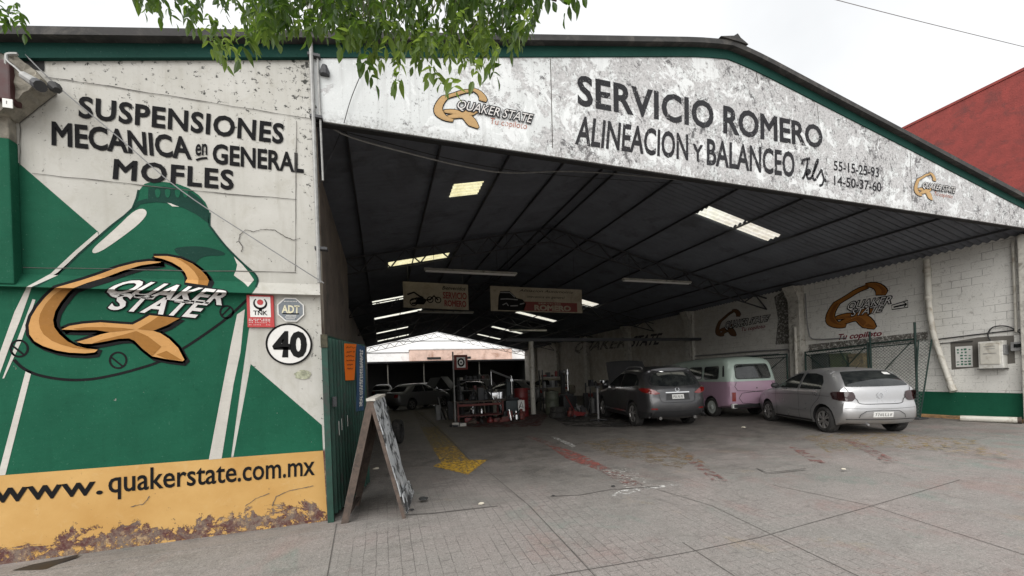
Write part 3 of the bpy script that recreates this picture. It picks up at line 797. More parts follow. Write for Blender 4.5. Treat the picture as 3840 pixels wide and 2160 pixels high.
fascia_text('BALANCEO', 'P', [(2646, 619), (2972, 666), (2972, 578), (2647, 527)], M['black_worn'], bold=.022)
fascia_text('55-15-25-93', 'c5', [(1127, 887), (1466, 942), (1466, 872), (1127, 817)], M['black_num'], bold=.012)
fascia_text('14-50-37-60', 'c5', [(1130, 1000), (1484, 1050), (1484, 982), (1130, 930)], M['black_num'], bold=.012)
bm = B()
for st in ([(888, 845), (893, 818), (915, 806), (948, 800)], [(930, 806), (926, 850), (915, 900), (898, 948), (890, 940)], [(918, 925), (940, 912), (948, 893), (936, 888), (922, 912), (930, 948), (955, 950)],
           [(955, 950), (985, 885), (1008, 820), (1002, 812), (985, 860), (968, 930), (978, 962), (995, 955)], [(998, 948), (1022, 905), (1035, 888), (1040, 915), (1052, 955), (1040, 995), (1018, 1005)]):
    pl = [(p.x, p.y) for p in catmull([(a, b, 0) for a, b in onwall('c5', st)], 5)]
    stroke(bm, pl, .045, flatY)
stroke(bm, onwall('c5', [(1058, 965), (1070, 967)]), .06, flatY)
obj('lettering', fin_f(bm, 2), M['black_worn'], fascia)
def unit_aff(cr, x0, x1, y0, y1, slope=0):
    """unit square -> wall, from the emblem's left, right, top and bottom in a crop"""
    (ax, az), (bx, bz), (dx, dz) = onwall(cr, [(x0, y1), (x1, y1 + slope), (x0, y0)])
    return lambda u, v: (ax + (bx - ax) * u + (dx - ax) * v, az + (bz - az) * u + (dz - az) * v)
emblem('painted_emblem', unit_aff('c4', 703, 1090, 640, 935, 50), flatY, fin_f, fascia, (M['black_paint'], M['gold_pale'], M['gold_pale']), 0, False, .015)
emblem('painted_emblem', unit_aff('c5', 1732, 1893, 885, 1090, 26), flatY, fin_f, fascia, (M['black_fade'], M['gold_pale'], M['gold_pale']), 0, False, .015)
for cr, qd, qr in (('c4', [(862, 832), (1420, 942), (1442, 882), (885, 772)], [(1115, 945), (1392, 985), (1400, 940), (1122, 900)]), ('c5', [(1785, 1020), (2030, 1062), (2040, 1020), (1798, 980)], [(1880, 1075), (2020, 1100), (2025, 1072), (1885, 1048)])):
    ext = text_mesh('QUAKER STATE', 0, 0)[0]
    fascia_text('QUAKER STATE', cr, qd, M['black_num'], 7, bold=.085, extent=ext)
    fascia_text('QUAKER STATE', cr, qd, M['letter_white'], 8, bold=.0, extent=ext)
    fascia_text('Tu copiloto', cr, qr, M['red_paint'], 2, bold=.0)
# board joints in the fascia sheets
for x_, y0_, y1_ in ((2061, 228, 560), (2830, 275, 320), (3057, 395, 470), (3406, 575, 780), (3775, 770, 835)):
    a = onY(x_, y0_, 5); b = onY(x_ + 8, y1_, 5); bm = B()
    stroke(bm, [(a.x, a.z), (b.x, b.z)], .012, flatY); obj('sheet_joint', fin_f(bm, 1), M['joint'], fascia)

# --- roof, skylights, purlins, trusses
def zr(x): return 6.72 - .22 * abs(x - 5.5)
SKY = [(1.62, 2.3, 8.55, 9.2), (8.6, 9.86, 8.53, 9.02), (9.94, 11.22, 8.53, 9.02), (.3, 2.35, 13.7, 14.45), (-.36, 2.35, 19.6, 20.4), (8.62, 11.3, 18.9, 19.8), (-.36, 2.4, 24.5, 25.1),
       (8.65, 11.45, 24.6, 25.3), (-.35, 2.0, 31.7, 32.4), (8.8, 11.4, 31.5, 32.2), (-.35, 2.4, 37.4, 38.2), (8.8, 11.05, 36.7, 37.5)]
xs = sorted({-5.3, 5.5, 15.35} | {v for s in SKY for v in s[:2]})
dy = .04; ny = int((41.3 - 5.09) / dy)
bmr = B(); bms = [B() for _ in SKY]
def rp(x, y): return Vector((x, y, zr(x) + .028 * math.sin(2 * math.pi * y / .16)))
grid = {}
for i, x in enumerate(xs):
    for j in range(ny + 1): grid[i, j] = bmr.verts.new(rp(x, 5.09 + j * dy))
for i in range(len(xs) - 1):
    cxm = (xs[i] + xs[i + 1]) / 2
    for j in range(ny):
        cym = 5.09 + (j + .5) * dy
        hit = [k for k, s in enumerate(SKY) if s[0] < cxm < s[1] and s[2] < cym < s[3]]
        q = [(xs[i], 5.09 + j * dy), (xs[i + 1], 5.09 + j * dy), (xs[i + 1], 5.09 + (j + 1) * dy), (xs[i], 5.09 + (j + 1) * dy)]
        if hit:
            b_ = bms[hit[0]]; b_.faces.new([b_.verts.new(rp(*p)) for p in q])
        else: bmr.faces.new((grid[i, j], grid[i + 1, j], grid[i + 1, j + 1], grid[i, j + 1]))
roof = obj('roof', bmr, M['roofsheet'], hall, smooth=True)
t = NT('translucent_roof_sheet')
p = t.pos(); sx, sy = t.sep(p)[0], t.sep(p)[1]; yl = t.math('MAXIMUM', t.ramp(sx, 5, 6), t.ramp(sy, 15, 18)); dn = t.noise(p, 5, 7, .75)
tl = t.n('BsdfTranslucent', 0, i={'Color': t.mix(t.ramp(dn, .35, .65), t.mix(yl, (.60, .53, .28), (.70, .68, .56)), t.mix(yl, (.84, .79, .52), (.92, .92, .84)))}); mx = t.n('AddShader', 0, i={0: tl, 1: t.n('BsdfTransparent', 0, i={'Color': (.12, .12, .09, 1)})})
t.t.links.new(mx, t.out.inputs[0]); M['skylight'] = t.m
for b_ in bms: obj('skylight', b_, M['skylight'], roof)
for xo in (.2, 1.5, 2.95, 4.40, 5.9, 7.4, 8.9):
    for sg in (-1, 1):
        x = 5.5 + sg * xo
        if x < -4: continue
        bm = B(); box(bm, (x - .016, 5.2, zr(x) - .085), (x + .016, 41, zr(x) - .032)); obj('purlin', bm, M['steel'], hall)
def truss(y, x0=-1.4, x1=15.0, dep=.45):
    bm = B()
    for a, b in (((x0, zr(x0) - .18), (5.5, zr(5.5) - .18)), ((5.5, zr(5.5) - .18), (x1, zr(x1) - .18))):
        bar(bm, (a[0], y, a[1]), (b[0], y, b[1]), .045, .045); bar(bm, (a[0], y, a[1] - dep), (b[0], y, b[1] - dep), .04, .04)
        n = 16
        for k in range(n):
            u0, u1 = k / n, (k + 1) / n
            p = lambda u, d: (a[0] + (b[0] - a[0]) * u, y, a[1] + (b[1] - a[1]) * u - d)
            bar(bm, p(u0, 0 if k % 2 else dep), p(u1, dep if k % 2 else 0), .036)
    return obj('roof_truss', bm, M['steel'], hall)
for y in (12.1, 19.2, 26.2, 33.2, 40.6): truss(y)

# --- side walls inside
bm = B(); box(bm, (15.0, 5.0, -.05), (15.24, 41.2, 4.72)); rwall = obj('side_wall', bm, M['block'], hall)
def wX(cr, pts): return [(p.y, p.z) for p in (onX(x, y, 15) for x, y in px(cr, pts))]
flatX = lambda y, z: Vector((15, y, z))
def fin_r(bm, layer):
    for v in bm.verts: v.co.x = 15 - .0025 * layer
    for f in bm.faces:
        f.normal_update()
        if f.normal.x > 0: f.normal_flip()
    return bm
bm = B(); fill(bm, [(4.9, .085), (8.6, .075), (14, .07), (14, .76), (8.6, .745), (4.9, .725)], flatX); obj('painted_dado', fin_r(bm, 1), M['green'], rwall)
bm = B(); box(bm, (14.86, 5.3, -.04), (14.998, 8.2, .085), .02); obj('wall_kerb', bm, plain('orange_stained_kerb', (.34, .20, .09), .9, .4, 9, dirt=(.14, .10, .07)), rwall)
def pilaster(y, wd=.42, dp=.28, hi=4.62, cap=True):
    bm = B(); box(bm, (15 - dp, y - wd / 2, 0), (14.999, y + wd / 2, hi), .015)
    if cap: prism(bm, [(15 - dp - .002, hi - .5), (15 - dp - .28, hi - .02), (15 - dp - .002, hi - .02)], y - wd / 2, y + wd / 2, 'Y')
    return obj('wall_pilaster', bm, M['pipewhite'], rwall)
for y in (10.8, 16.25, 21.6, 27, 32.4, 37.8): pilaster(y)
pilaster(5.12, .36, .22, 4.58, False)
def wall_textR(s, cr, quad, mat, layer=2, **k):
    return obj('lettering', fin_r(lettering(s, wX(cr, quad), flatX, **k), layer), mat, rwall)
M['gold_dull2'] = wallpaint('dark_brown_gold_paint', (.20, .075, .018), .1)  # darker gold of the emblem's two-tone facets
def affR(cr, x0, x1, y0, y1, slope):
    (ax, az), (bx, bz), (dx, dz) = wX(cr, [(x0, y1), (x1, y1 + slope), (x0, y0)])
    return lambda u, v: (ax + (bx - ax) * u + (dx - ax) * v, az + (bz - az) * u + (dz - az) * v)
emblem('painted_emblem', affR('c7', 1090, 1535, 385, 690, -35), flatX, fin_r, rwall, (M['black_paint'], M['gold_brown'], M['gold_dull2']), 0, True, .02)
M['gold_dull'] = wallpaint('dull_brown_paint', (.15, .075, .035), .3)
emblem('painted_emblem', affR('c7', 252, 435, 560, 745, -30), flatX, fin_r, rwall, (M['black_fade'], M['gold_dull'], M['gold_dull']), 0, False, .02)
for s, qd in (('QUAKER', [(1240, 528), (1570, 478), (1598, 420), (1262, 470)]), ('STATE', [(1272, 575), (1500, 540), (1530, 487), (1292, 525)]), ('QUAKER STATE', [(318, 672), (640, 612), (662, 568), (332, 618)])):
    ext = text_mesh(s, 0, 0)[0]
    wall_textR(s, 'c7', qd, M['black_paint'], 7, bold=.085, extent=ext); wall_textR(s, 'c7', qd, M['letter_white'], 9, bold=.0, extent=ext)
M["maroon"] = wallpaint('maroon_lettering_paint', (.20, .015, .03), .15)
wall_textR('Tu copiloto', 'c7', [(1165, 755), (1498, 722), (1510, 682), (1180, 712)], M['maroon'], bold=.03)
wall_textR('Tu copiloto', 'c7', [(440, 690), (620, 662), (628, 636), (446, 662)], M['maroon'], bold=.02)
M['black_ghost'] = wallpaint('almost_gone_black_paint', (.10, .09, .08), .88, psc=9)
wall_textR('STATE', 'P', [(2362, 1300), (2468, 1290), (2484, 1250), (2380, 1262)], M['black_fade'], bold=.03)
wall_textR('QUAKER', 'P', [(2150, 1320), (2345, 1302), (2362, 1264), (2168, 1284)], M['black_ghost'], bold=.02)
bm = B(); pl = wX('c7', [(1578, 492), (1700, 456), (1700, 508), (1580, 525)]); stroke(bm, pl, .03, flatX, True); pl = wX('c7', [(1592, 507), (1690, 485)]); stroke(bm, pl, .05, flatX)
pl = wX('c7', [(1668, 470), (1692, 484), (1672, 505)]); stroke(bm, pl, .03, flatX); obj('painted_arrow', fin_r(bm, 2), M['black_paint'], rwall)
# bare cement patches round the meter box and above the fence
M['cementpatch'] = wallpaint('bare_cement_patch', (.15, .14, .125), .12)
bm = B(); fill(bm, wX('c7', [(2020, 770), (2230, 735), (2500, 720), (2510, 930), (2030, 980)]), flatX); obj('cement_patch', fin_r(bm, 1), M['cementpatch'], rwall)
M['flake'] = wallpaint('flaked_wall_patch', (.15, .14, .125), .80, psc=11)
bm = B(); fill(bm, wX('c7', [(690, 430), (780, 370), (835, 390), (830, 780), (700, 790), (720, 600)]), flatX); obj('flaked_patch', fin_r(bm, 1), M['flake'], rwall)
bm = B(); fill(bm, wX('c7', [(950, 790), (1850, 690), (1850, 760), (950, 850)]), flatX); obj('flaked_patch', fin_r(bm, 1), M['flake'], rwall)
# left: side of the mural room, then the long dark wall
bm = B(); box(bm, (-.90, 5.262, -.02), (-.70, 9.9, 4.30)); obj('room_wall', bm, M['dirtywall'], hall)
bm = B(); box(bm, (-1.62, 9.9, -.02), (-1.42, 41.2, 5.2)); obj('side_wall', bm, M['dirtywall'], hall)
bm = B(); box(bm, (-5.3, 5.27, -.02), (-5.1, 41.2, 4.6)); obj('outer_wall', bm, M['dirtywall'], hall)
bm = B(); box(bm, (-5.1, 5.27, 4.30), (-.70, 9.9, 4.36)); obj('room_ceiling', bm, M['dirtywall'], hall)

# ================================================================== NEIGHBOURS AND BACK YARD
t = thing('red_building', 'tall red stucco building rising behind the right roof slope', 'building', (16, 20, 0))
bm = B(); box(bm, (15.42, 4.6, -.3), (22, 32, 8.75), .02); obj('wall', bm, M['red_wall'], t)
bm = B(); box(bm, (15.40, 4.55, 8.752), (22.1, 32.1, 8.82)); obj('coping', bm, M['red_wall'], t)
t = thing('white_building', 'white neighbouring building with a steep white roof behind the left eave', 'building', (-9, 9, 0))
bm = B(); box(bm, (-14, 5.6, -.3), (-5.4, 14, 4.7)); obj('wall', bm, M['whitewall'], t)
M['whiteroof'] = plain('white_roof_coating', (.86, .86, .85), .8, .04, 1.5, dirt=(.70, .70, .69))
bm = B(); prism(bm, [(-5.36, 4.702), (-9.4, 10.2), (-13.9, 4.702)], 5.4, 13.4, 'Y'); obj('roof', bm, M['whiteroof'], t)
t = thing('yard_house', 'long white rear building closing the yard beyond the hall', 'building', (5, 52, 0))
bm = B(); box(bm, (-14, 50, -.2), (30, 56, 11)); obj('wall', bm, M['whiteroof'], t)
for z in (5.2, 6.6): 
    bm = B(); box(bm, (-14, 49.94, z), (30, 49.998, z + .1)); obj('cornice', bm, M['grey'], t)
t = thing('pink_building', 'low pink plastered building behind the dark yard shed', 'building', (8, 48, 0))
M['pinkwall'] = plain('faded_pink_plaster', (.72, .52, .43), .85, .18, 1.2, dirt=(.45, .27, .20))
bm = B(); box(bm, (3.1, 47.2, -.2), (15.5, 49.5, 5.35)); obj('wall', bm, M['pinkwall'], t)
bm = B(); box(bm, (3.0, 47.12, 5.351), (15.6, 49.6, 5.5)); obj('parapet', bm, M['whitewall'], t)
for x in (5, 8.6): 
    bm = B(); box(bm, (x, 47.14, 4.2), (x + 1.6, 47.198, 4.45)); obj('vent_opening', bm, M['void'], t)
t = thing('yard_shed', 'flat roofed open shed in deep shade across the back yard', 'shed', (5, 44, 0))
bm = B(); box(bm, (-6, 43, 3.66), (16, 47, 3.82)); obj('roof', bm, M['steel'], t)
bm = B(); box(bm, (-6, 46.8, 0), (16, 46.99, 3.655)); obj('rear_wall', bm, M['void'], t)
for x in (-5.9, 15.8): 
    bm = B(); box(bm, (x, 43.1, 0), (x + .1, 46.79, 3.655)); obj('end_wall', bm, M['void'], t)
for x in (.5, 4.2, 7.4, 10.3): 
    bm = B(); tube(bm, [(x, 43.3, 0), (x, 43.3, 3.655)], .06); obj('post', bm, M['pipewhite'], t)

# ================================================================== THINGS ON THE FRONT
def wallbox(x0, x1, z0, z1, y, th): return (x0, y - th, z0), (x1, y, z1)
M['sign_white'] = plain('white_enamel_sign', (.70, .69, .66), .5, .06, 8)
M['sign_red'] = plain('red_sign_vinyl', (.42, .03, .03), .5, .12, 8)
M['ink'] = plain('black_sign_ink', (.012, .012, .012), .7, .1, 8, spec=.08)
def on_plate(root, y):
    """maps wall (x, z) onto a plate face"""
    return lambda x, z: Vector((x, y, z))
def fix(bm, sgn=-1, ax=1):
    for f in bm.faces:
        f.normal_update()
        if f.normal[ax] * sgn < 0: f.normal_flip()
    return bm
# TNK tile
(ax, az), (bx, bz) = onwall('T', [(120, 612), (465, 185)])
t = thing('security_sign', 'square red and white TNK tile at the top corner of the green wall', 'sign', (ax, 4.97, az))
bm = B(); box(bm, (ax, 4.958, az), (bx, 4.978, bz), .003); obj('plate', bm, M['sign_red'], t)
(cx0, cz0), (cx1, cz1) = onwall('T', [(158, 475), (425, 205)])
bm = B(); fill(bm, [(cx0, cz0), (cx1, cz0), (cx1, cz1), (cx0, cz1)], on_plate(t, 4.956)); obj('white_panel', fix(bm), M['sign_white'], t)
mx_, mz_ = (cx0 + cx1) / 2, cz0 + (cz1 - cz0) * .68; rr = (cx1 - cx0) * .30
bm = B(); stroke(bm, [(mx_ + rr * math.cos(a), mz_ + rr * math.sin(a)) for a in [R(130 + 280 * k / 20) for k in range(21)]], [.008 + .016 * math.sin(math.pi * k / 20) for k in range(21)], on_plate(t, 4.954)); stroke(bm, [(mx_, mz_ - rr), (mx_, mz_ - rr - .03)], .03, on_plate(t, 4.954)); obj('logo_ring', fix(bm), M['ink'], t)
bm = B(); fill(bm, [(mx_ + rr * .52 * math.cos(k * .4), mz_ + .01 + rr * .52 * math.sin(k * .4)) for k in range(16)], on_plate(t, 4.954)); obj('logo_disc', fix(bm), M['sign_red'], t)
bm = lettering('TNK', onwall('T', [(200, 446), (385, 450), (385, 392), (200, 390)]), on_plate(t, 4.954), bold=.02); obj('lettering', fix(bm), M['ink'], t)
bm = B()
for k, yy in enumerate((505, 525, 550, 580)):
    pts = onwall('T', [(140, yy), (435, yy + 4)])
    for j in range(14):
        u = j / 14; xx = pts[0][0] + (pts[1][0] - pts[0][0]) * u
        if random.random() < .8: stroke(bm, [(xx, pts[0][1]), (xx + .006, pts[0][1])], .012 if k < 2 else .006, on_plate(t, 4.956))
obj('small_print', fix(bm), M['sign_white'], t)
# ADT octagon
(ox, oz) = onwall('T', [(700, 375)])[0]; orr = (onwall('T', [(885, 375)])[0][0] - onwall('T', [(520, 375)])[0][0]) / 2 * 1.06
M['sign_slate'] = plain('slate_blue_sign', (.16, .18, .20), .5, .15, 7)
t = thing('alarm_sign', 'grey octagonal ADT alarm sign above the number forty', 'sign', (ox, 4.97, oz))
oct_ = [(ox + orr * math.cos(R(22.5 + 45 * k)), oz + orr * math.sin(R(22.5 + 45 * k))) for k in range(8)]
bm = B(); prism(bm, oct_, 4.962, 4.978, 'Y'); obj('plate', bm, M['sign_white'], t)
oct2 = [(ox + .91 * orr * math.cos(R(22.5 + 45 * k)), oz + .91 * orr * math.sin(R(22.5 + 45 * k))) for k in range(8)]
bm = B(); fill(bm, oct2, on_plate(t, 4.960)); obj('face', fix(bm), M['sign_slate'], t)
M['cream'] = plain('cream_sign_ink', (.66, .62, .44), .5, .08, 8)
bm = lettering('ADT', onwall('T', [(583, 415), (815, 422), (815, 325), (583, 318)]), on_plate(t, 4.957), bold=.03); obj('lettering', fix(bm), M['cream'], t)
bm = B(); stroke(bm, onwall('T', [(590, 428), (815, 432)]), .012, on_plate(t, 4.957)); obj('underline', fix(bm), M['ink'], t)
bm = B()
for yy, x0_, x1_ in ((265, 610, 790), (455, 640, 780), (475, 625, 780), (500, 640, 760)):
    for j in range(9):
        p = onwall('T', [(x0_ + (x1_ - x0_) * j / 9, yy), (x0_ + (x1_ - x0_) * (j + .55) / 9, yy)]); stroke(bm, p, .010, on_plate(t, 4.957))
obj('small_print', fix(bm), M['sign_white'], t)
# house number
(ox, oz) = onwall('T', [(677, 838)])[0]
t = thing('number_plate', 'round white house number plate reading forty', 'sign', (ox, 4.975, oz))
_q = onwall('T', [(363, 838), (990, 838), (677, 560), (677, 1120)]); rx_, rz_ = (_q[1][0] - _q[0][0]) / 2, (_q[2][1] - _q[3][1]) / 2
el = lambda k, s=1: (ox + rx_ * s * math.cos(k), oz + rz_ * s * math.sin(k))
bm = B(); prism(bm, [el(k * math.pi / 24) for k in range(48)], 4.974, 4.980, 'Y'); obj('plate', bm, M['sign_white'], t)
bm = B(); stroke(bm, [el(k * math.pi / 24, .965) for k in range(48)], .020, on_plate(t, 4.972), True); obj('rim', fix(bm), M['ink'], t)
bm = lettering('40', onwall('T', [(467, 995), (897, 1000), (897, 690), (467, 683)]), on_plate(t, 4.971), bold=.045); obj('lettering', fix(bm), M['ink'], t)
# small worn sticker below it
(sx, sz) = onwall('T', [(860, 1250)])[0]
bm = B(); fill(bm, [(sx + .085 * math.cos(k * .42) * (1 + .15 * math.sin(k * 3)), sz + .055 * math.sin(k * .42)) for k in range(15)], lambda x, z: Vector((x, 4.978, z)))
o = obj('worn_sticker', fix(bm), plain('weathered_sticker', (.30, .31, .22), .7, .5, 30, dirt=(.55, .53, .45)), None); tag(o, 'small worn oval sticker low on the white corner beneath the number plate', 'sticker')
# mast and cable beside the mural
a = onY(1178, 480, 4.93); bm = B(); tube(bm, [(a.x - .005, 4.93, 2.72), (a.x, 4.93, 7.6)], .022)
t = thing('conduit_mast', 'thin grey steel mast standing at the corner of the mural wall', 'pipe', (a.x, 4.93, 2.72)); obj('pipe', bm, M['galv'], t)
bm = B(); tube(bm, [(a.x + .07, 4.95, 3.9), (a.x + .06, 4.95, 5.35)], .012); obj('service_conduit', bm, M['galv'], t)
for z in (3.1, 4.6, 5.3):
    bm = B(); box(bm, (a.x - .04, 4.915, z), (a.x + .09, 4.996, z + .03)); obj('clamp', bm, M['steel'], t)
bm = B(); lathe(bm, [(.05, 0), (.055, .04), (.03, .11)], 10, Matrix.Translation((a.x + .13, 4.95, 5.12))); obj('insulator', bm, M['steel'], t)
def wire(name, pts, rad, label, mat='cable', n=6):
    bm = B(); tube(bm, catmull(pts, n), rad, 5); o = obj(name, bm, M[mat]); tag(o, label, 'cable'); return o
wire('cable', [onY(95, 205, 4.96), onY(218, 325, 4.95), onY(450, 520, 4.93), onY(680, 715, 4.92), onY(960, 900, 4.90), onY(1215, 1062, 4.88)], .006, 'thin grey cable running slantwise across the mural lettering', 'grey')
wire('cable', [onY(1180, 395, 4.95), onY(1280, 500, 5.3), onY(1578, 586, 5.6), onY(1777, 631, 5.9), onY(1926, 648, 6.2), onY(2224, 646, 6.8), onY(2700, 690, 7.6)], .012, 'slack pale cable drooping under the gable into the hall', 'galv')
wire('cable', [onY(1190, 410, 5.2), onY(1245, 470, 5.5), onY(1390, 520, 5.8), onY(1930, 640, 6.4), onY(2560, 690, 7.5)], .006, 'thin dark cable strung under the gable just above the slack one')
wire('cable', [onY(1290, 462, 4.93), onY(1320, 360, 4.93), onY(1375, 230, 4.93)], .005, 'short thin cable rising across the left of the gable')
wire('cable', [onY(3080, -15, 9), onY(3450, 80, 8.6), onY(3900, 190, 8.2)], .010, 'lone overhead wire crossing the sky at the top right', 'grey')
wire('cable', [onY(1195, 700, 5.05), onY(1235, 600, 5.3), onY(1275, 500, 5.4)], .004, 'frayed thin wire hanging by the wall corner in the opening')
# broken corner up on the left: concrete lump, red box, grey bracket, hole in the boards
M['redbox'] = plain('dark_red_box_paint', (.05, .012, .012), .6, .3, 9)
(ax, az), (bx, bz) = onwall('P', [(-10, 430), (60, 290)])
t = thing('meter_cabinet', 'dark red metal cabinet with a white label on the far left corner', 'cabinet', (ax, 4.88, az))
bm = B(); box(bm, (ax - .5, 4.755, az + .02), (bx + .115, 4.885, bz + .0), .012); obj('body', bm, M['redbox'], t)
p0, p1 = onY(11, 402, 4.755), onY(48, 374, 4.755)
bm = B(); box(bm, (p0.x, 4.75, p0.z), (p1.x, 4.757, p1.z)); obj('label_plate', bm, M['sign_white'], t)
bm = B(); box(bm, (p0.x + .03, 4.747, p0.z + .03), (p1.x - .04, 4.749, p1.z - .02)); obj('printed_mark', bm, M['ink'], t)
# weathered concrete lump between cabinet and boards
def lump(pts, y0, y1, jag=.03):
    bm = B(); P = onwall('P', pts)
    prism(bm, P, y0, y1, 'Y'); bmesh.ops.subdivide_edges(bm, edges=bm.edges[:], cuts=3, use_grid_fill=True)
    for v in bm.verts:
        if v.co.y < y1 - .001: v.co += Vector((random.uniform(-1, 1), random.uniform(-1, 1), random.uniform(-1, 1))) * jag * .5
    return bm
bm = lump([(-60, 250), (60, 258), (118, 262), (170, 300), (215, 352), (150, 402), (75, 462), (-60, 462)], 4.80, 4.998, .025)
obj('corner_block', bm, M['concrete'], front)
bm = B(); fill(bm, onwall('P', [(-60, 186), (168, 186), (168, 268), (110, 258), (-60, 248)]), lambda x, z: Vector((x, 4.9945, z))); obj('wall_hole', fix(bm), M['void'], front)
t = thing('camera_bracket', 'bent grey conduit with a tubular lamp head under the left eave', 'lamp', onY(30, 200, 4.75))
bm = B(); tube(bm, catmull([onY(25, 262, 4.78), onY(24, 215, 4.75), onY(32, 203, 4.74), onY(66, 202, 4.74)], 4), .014, 6); obj('conduit', bm, M['galv'], t)
bm = B(); tube(bm, catmull([onY(24, 205, 4.74), onY(28, 228, 4.72), onY(60, 255, 4.70), onY(95, 290, 4.66)], 4), .009, 6); obj('cable', bm, M['galv'], t)
bm = B(); tube(bm, [onY(90, 284, 4.68), onY(140, 315, 4.62)], [.035, .045], 10); obj('lamp_body', bm, M['galv'], t)
bm = B(); tube(bm, [onY(138, 314, 4.622), onY(152, 324, 4.60)], .047, 10); obj('lamp_hood', bm, M['steel'], t)
bm = B(); tube(bm, [onY(196, 318, 4.8), onY(206, 328, 4.74), onY(214, 338, 4.72)], [.03, .05, .025], 10)
o = obj('insulator_knob', bm, M['cable']); tag(o, 'black cable knob where the slanting cable meets the left corner', 'insulator')

# ================================================================== GATE, BANNERS, A-FRAME
G0, G1 = Vector((-.60, 5.03, 0)), Vector((-.27, 6.46, 0)); GD = (G1 - G0).normalized(); GN = Vector((GD.y, -GD.x, 0))
M['gategreen'] = plain('scratched_green_gate_paint', (.011, .052, .036), .6, .4, 6, bump=.2, dirt=(.03, .034, .03))
t = thing('sheet_metal_gate', 'green corrugated sheet metal gate leaf folded open at the mural corner', 'gate', (-.6, 5.03, 0))
bm = B(); n = 260; L = (G1 - G0).length; prev = None
for k in range(n + 1):
    s_ = L * k / n; ph = (s_ / .105) % 1; o_ = .04 * max(0, min(1, ph / .15 if ph < .3 else (.55 - ph) / .15))
    p = G0 + GD * s_ + GN * o_
    cur = (bm.verts.new(p + Vector((0, 0, .06))), bm.verts.new(p + Vector((0, 0, 2.10 + .05 * k / n))))
    if prev: bm.faces.new((prev[0], cur[0], cur[1], prev[1]))
    prev = cur
obj('corrugated_panel', bm, M['gategreen'], t)
bm = B()
for z in (.05, 1.02, 2.12): bar(bm, G0 - GN * .03 + Vector((0, 0, z)), G1 - GN * .03 + Vector((0, 0, z)), .04)
for q in (G0, G1): bar(bm, q - GN * .03 + Vector((0, 0, .03)), q - GN * .03 + Vector((0, 0, 2.14)), .04)
obj('gate_frame', bm, M['gategreen'], t)
bm = B(); a = onY(824, 1200, 4.93)
box(bm, (-.652, 4.90, -.04), (-.585, 4.972, 2.13), .006); obj('gate_post', bm, M['gategreen'], t)
bm = B(); box(bm, (-.655, 4.888, 1.98), (-.582, 4.899, 2.13), .004); obj('rusty_plate', bm, plain('rusty_post_top', (.06, .055, .035), .9, .5, 20), t)
bm = B(); box(bm, (-.57, 4.99, 1.30), (-.52, 5.04, 1.42), .008); obj('latch', bm, M['steel'], t)
for z0, z1, k in ((.95, 1.12, .10), (1.0, 1.14, .17), (1.02, 1.16, .32)):
    bm = B(); p = G0 + GD * (L * k) + GN * .045; bar(bm, p + Vector((0, 0, z0)), p + Vector((0, 0, z1)), .018, .004); obj('paint_scrape', bm, M['sign_white'], t)
def gpix(x, y, off): 
    n_ = GN; return onPl(x * 3840 / 2576, y * 3840 / 2576, n_, n_.dot(G0 + GN * off))
def gate_banner(name, D4, mat, label, off, scribble, smat, vert=False):
    bm = B(); vs = [bm.verts.new(gpix(x, y, off)) for x, y in D4]; bm.faces.new(vs)
    bmesh.ops.subdivide_edges(bm, edges=bm.edges[:], cuts=6, use_grid_fill=True)
    for v in bm.verts: v.co += GN * (.006 * math.sin(v.co.z * 9) + .003 * math.sin(v.co.y * 40))
    r = bmesh.ops.extrude_face_region(bm, geom=bm.faces[:])
    for v in [g for g in r['geom'] if isinstance(g, bmesh.types.BMVert)]: v.co -= GN * .004
    bmesh.ops.recalc_face_normals(bm, faces=bm.faces[:])
    th = thing(name, label, 'banner', gpix(*D4[3], off)); obj('sheet', bm, mat, th, smooth=True)
    bm = B(); P = [gpix(x, y, off + .012) for x, y in D4]
    for (u0, u1, v) in scribble:
        n_ = 7 
        pts = []
        for k in range(n_ * 3):
            u = u0 + (u1 - u0) * k / (n_ * 3 - 1); vv = v + random.uniform(-.022, .022)
            pts.append((P[0] * (1 - u) + P[1] * u) * (1 - vv) + (P[3] * (1 - u) + P[2] * u) * vv)
        for a_, b_ in zip(pts, pts[1:]):
            if random.random() < .85: bar(bm, a_, b_, .010, .002, GN)
    obj('handwriting', bm, smat, th)
gate_banner('orange_banner', [(868, 864), (897, 866), (891, 956), (869, 957)], plain('orange_vinyl', (.80, .17, .012), .5, .06, 6), 'bright orange handwritten banner hung on the green gate', .05,
            [(.1, .9, .1), (.15, .9, .22), (.1, .85, .34), (.1, .9, .46), (.15, .75, .58), (.2, .8, .68)], plain('brown_marker', (.25, .05, .01), .6, .1, 9))
gate_banner('blue_banner', [(898, 866), (918, 872), (917, 1032), (897, 1035)], plain('blue_vinyl', (.035, .085, .17), .5, .15, 6), 'tall narrow blue banner with white writing at the free end of the gate', .045,
            [(.35, .75, v / 24) for v in range(2, 23)], M['sign_white'])
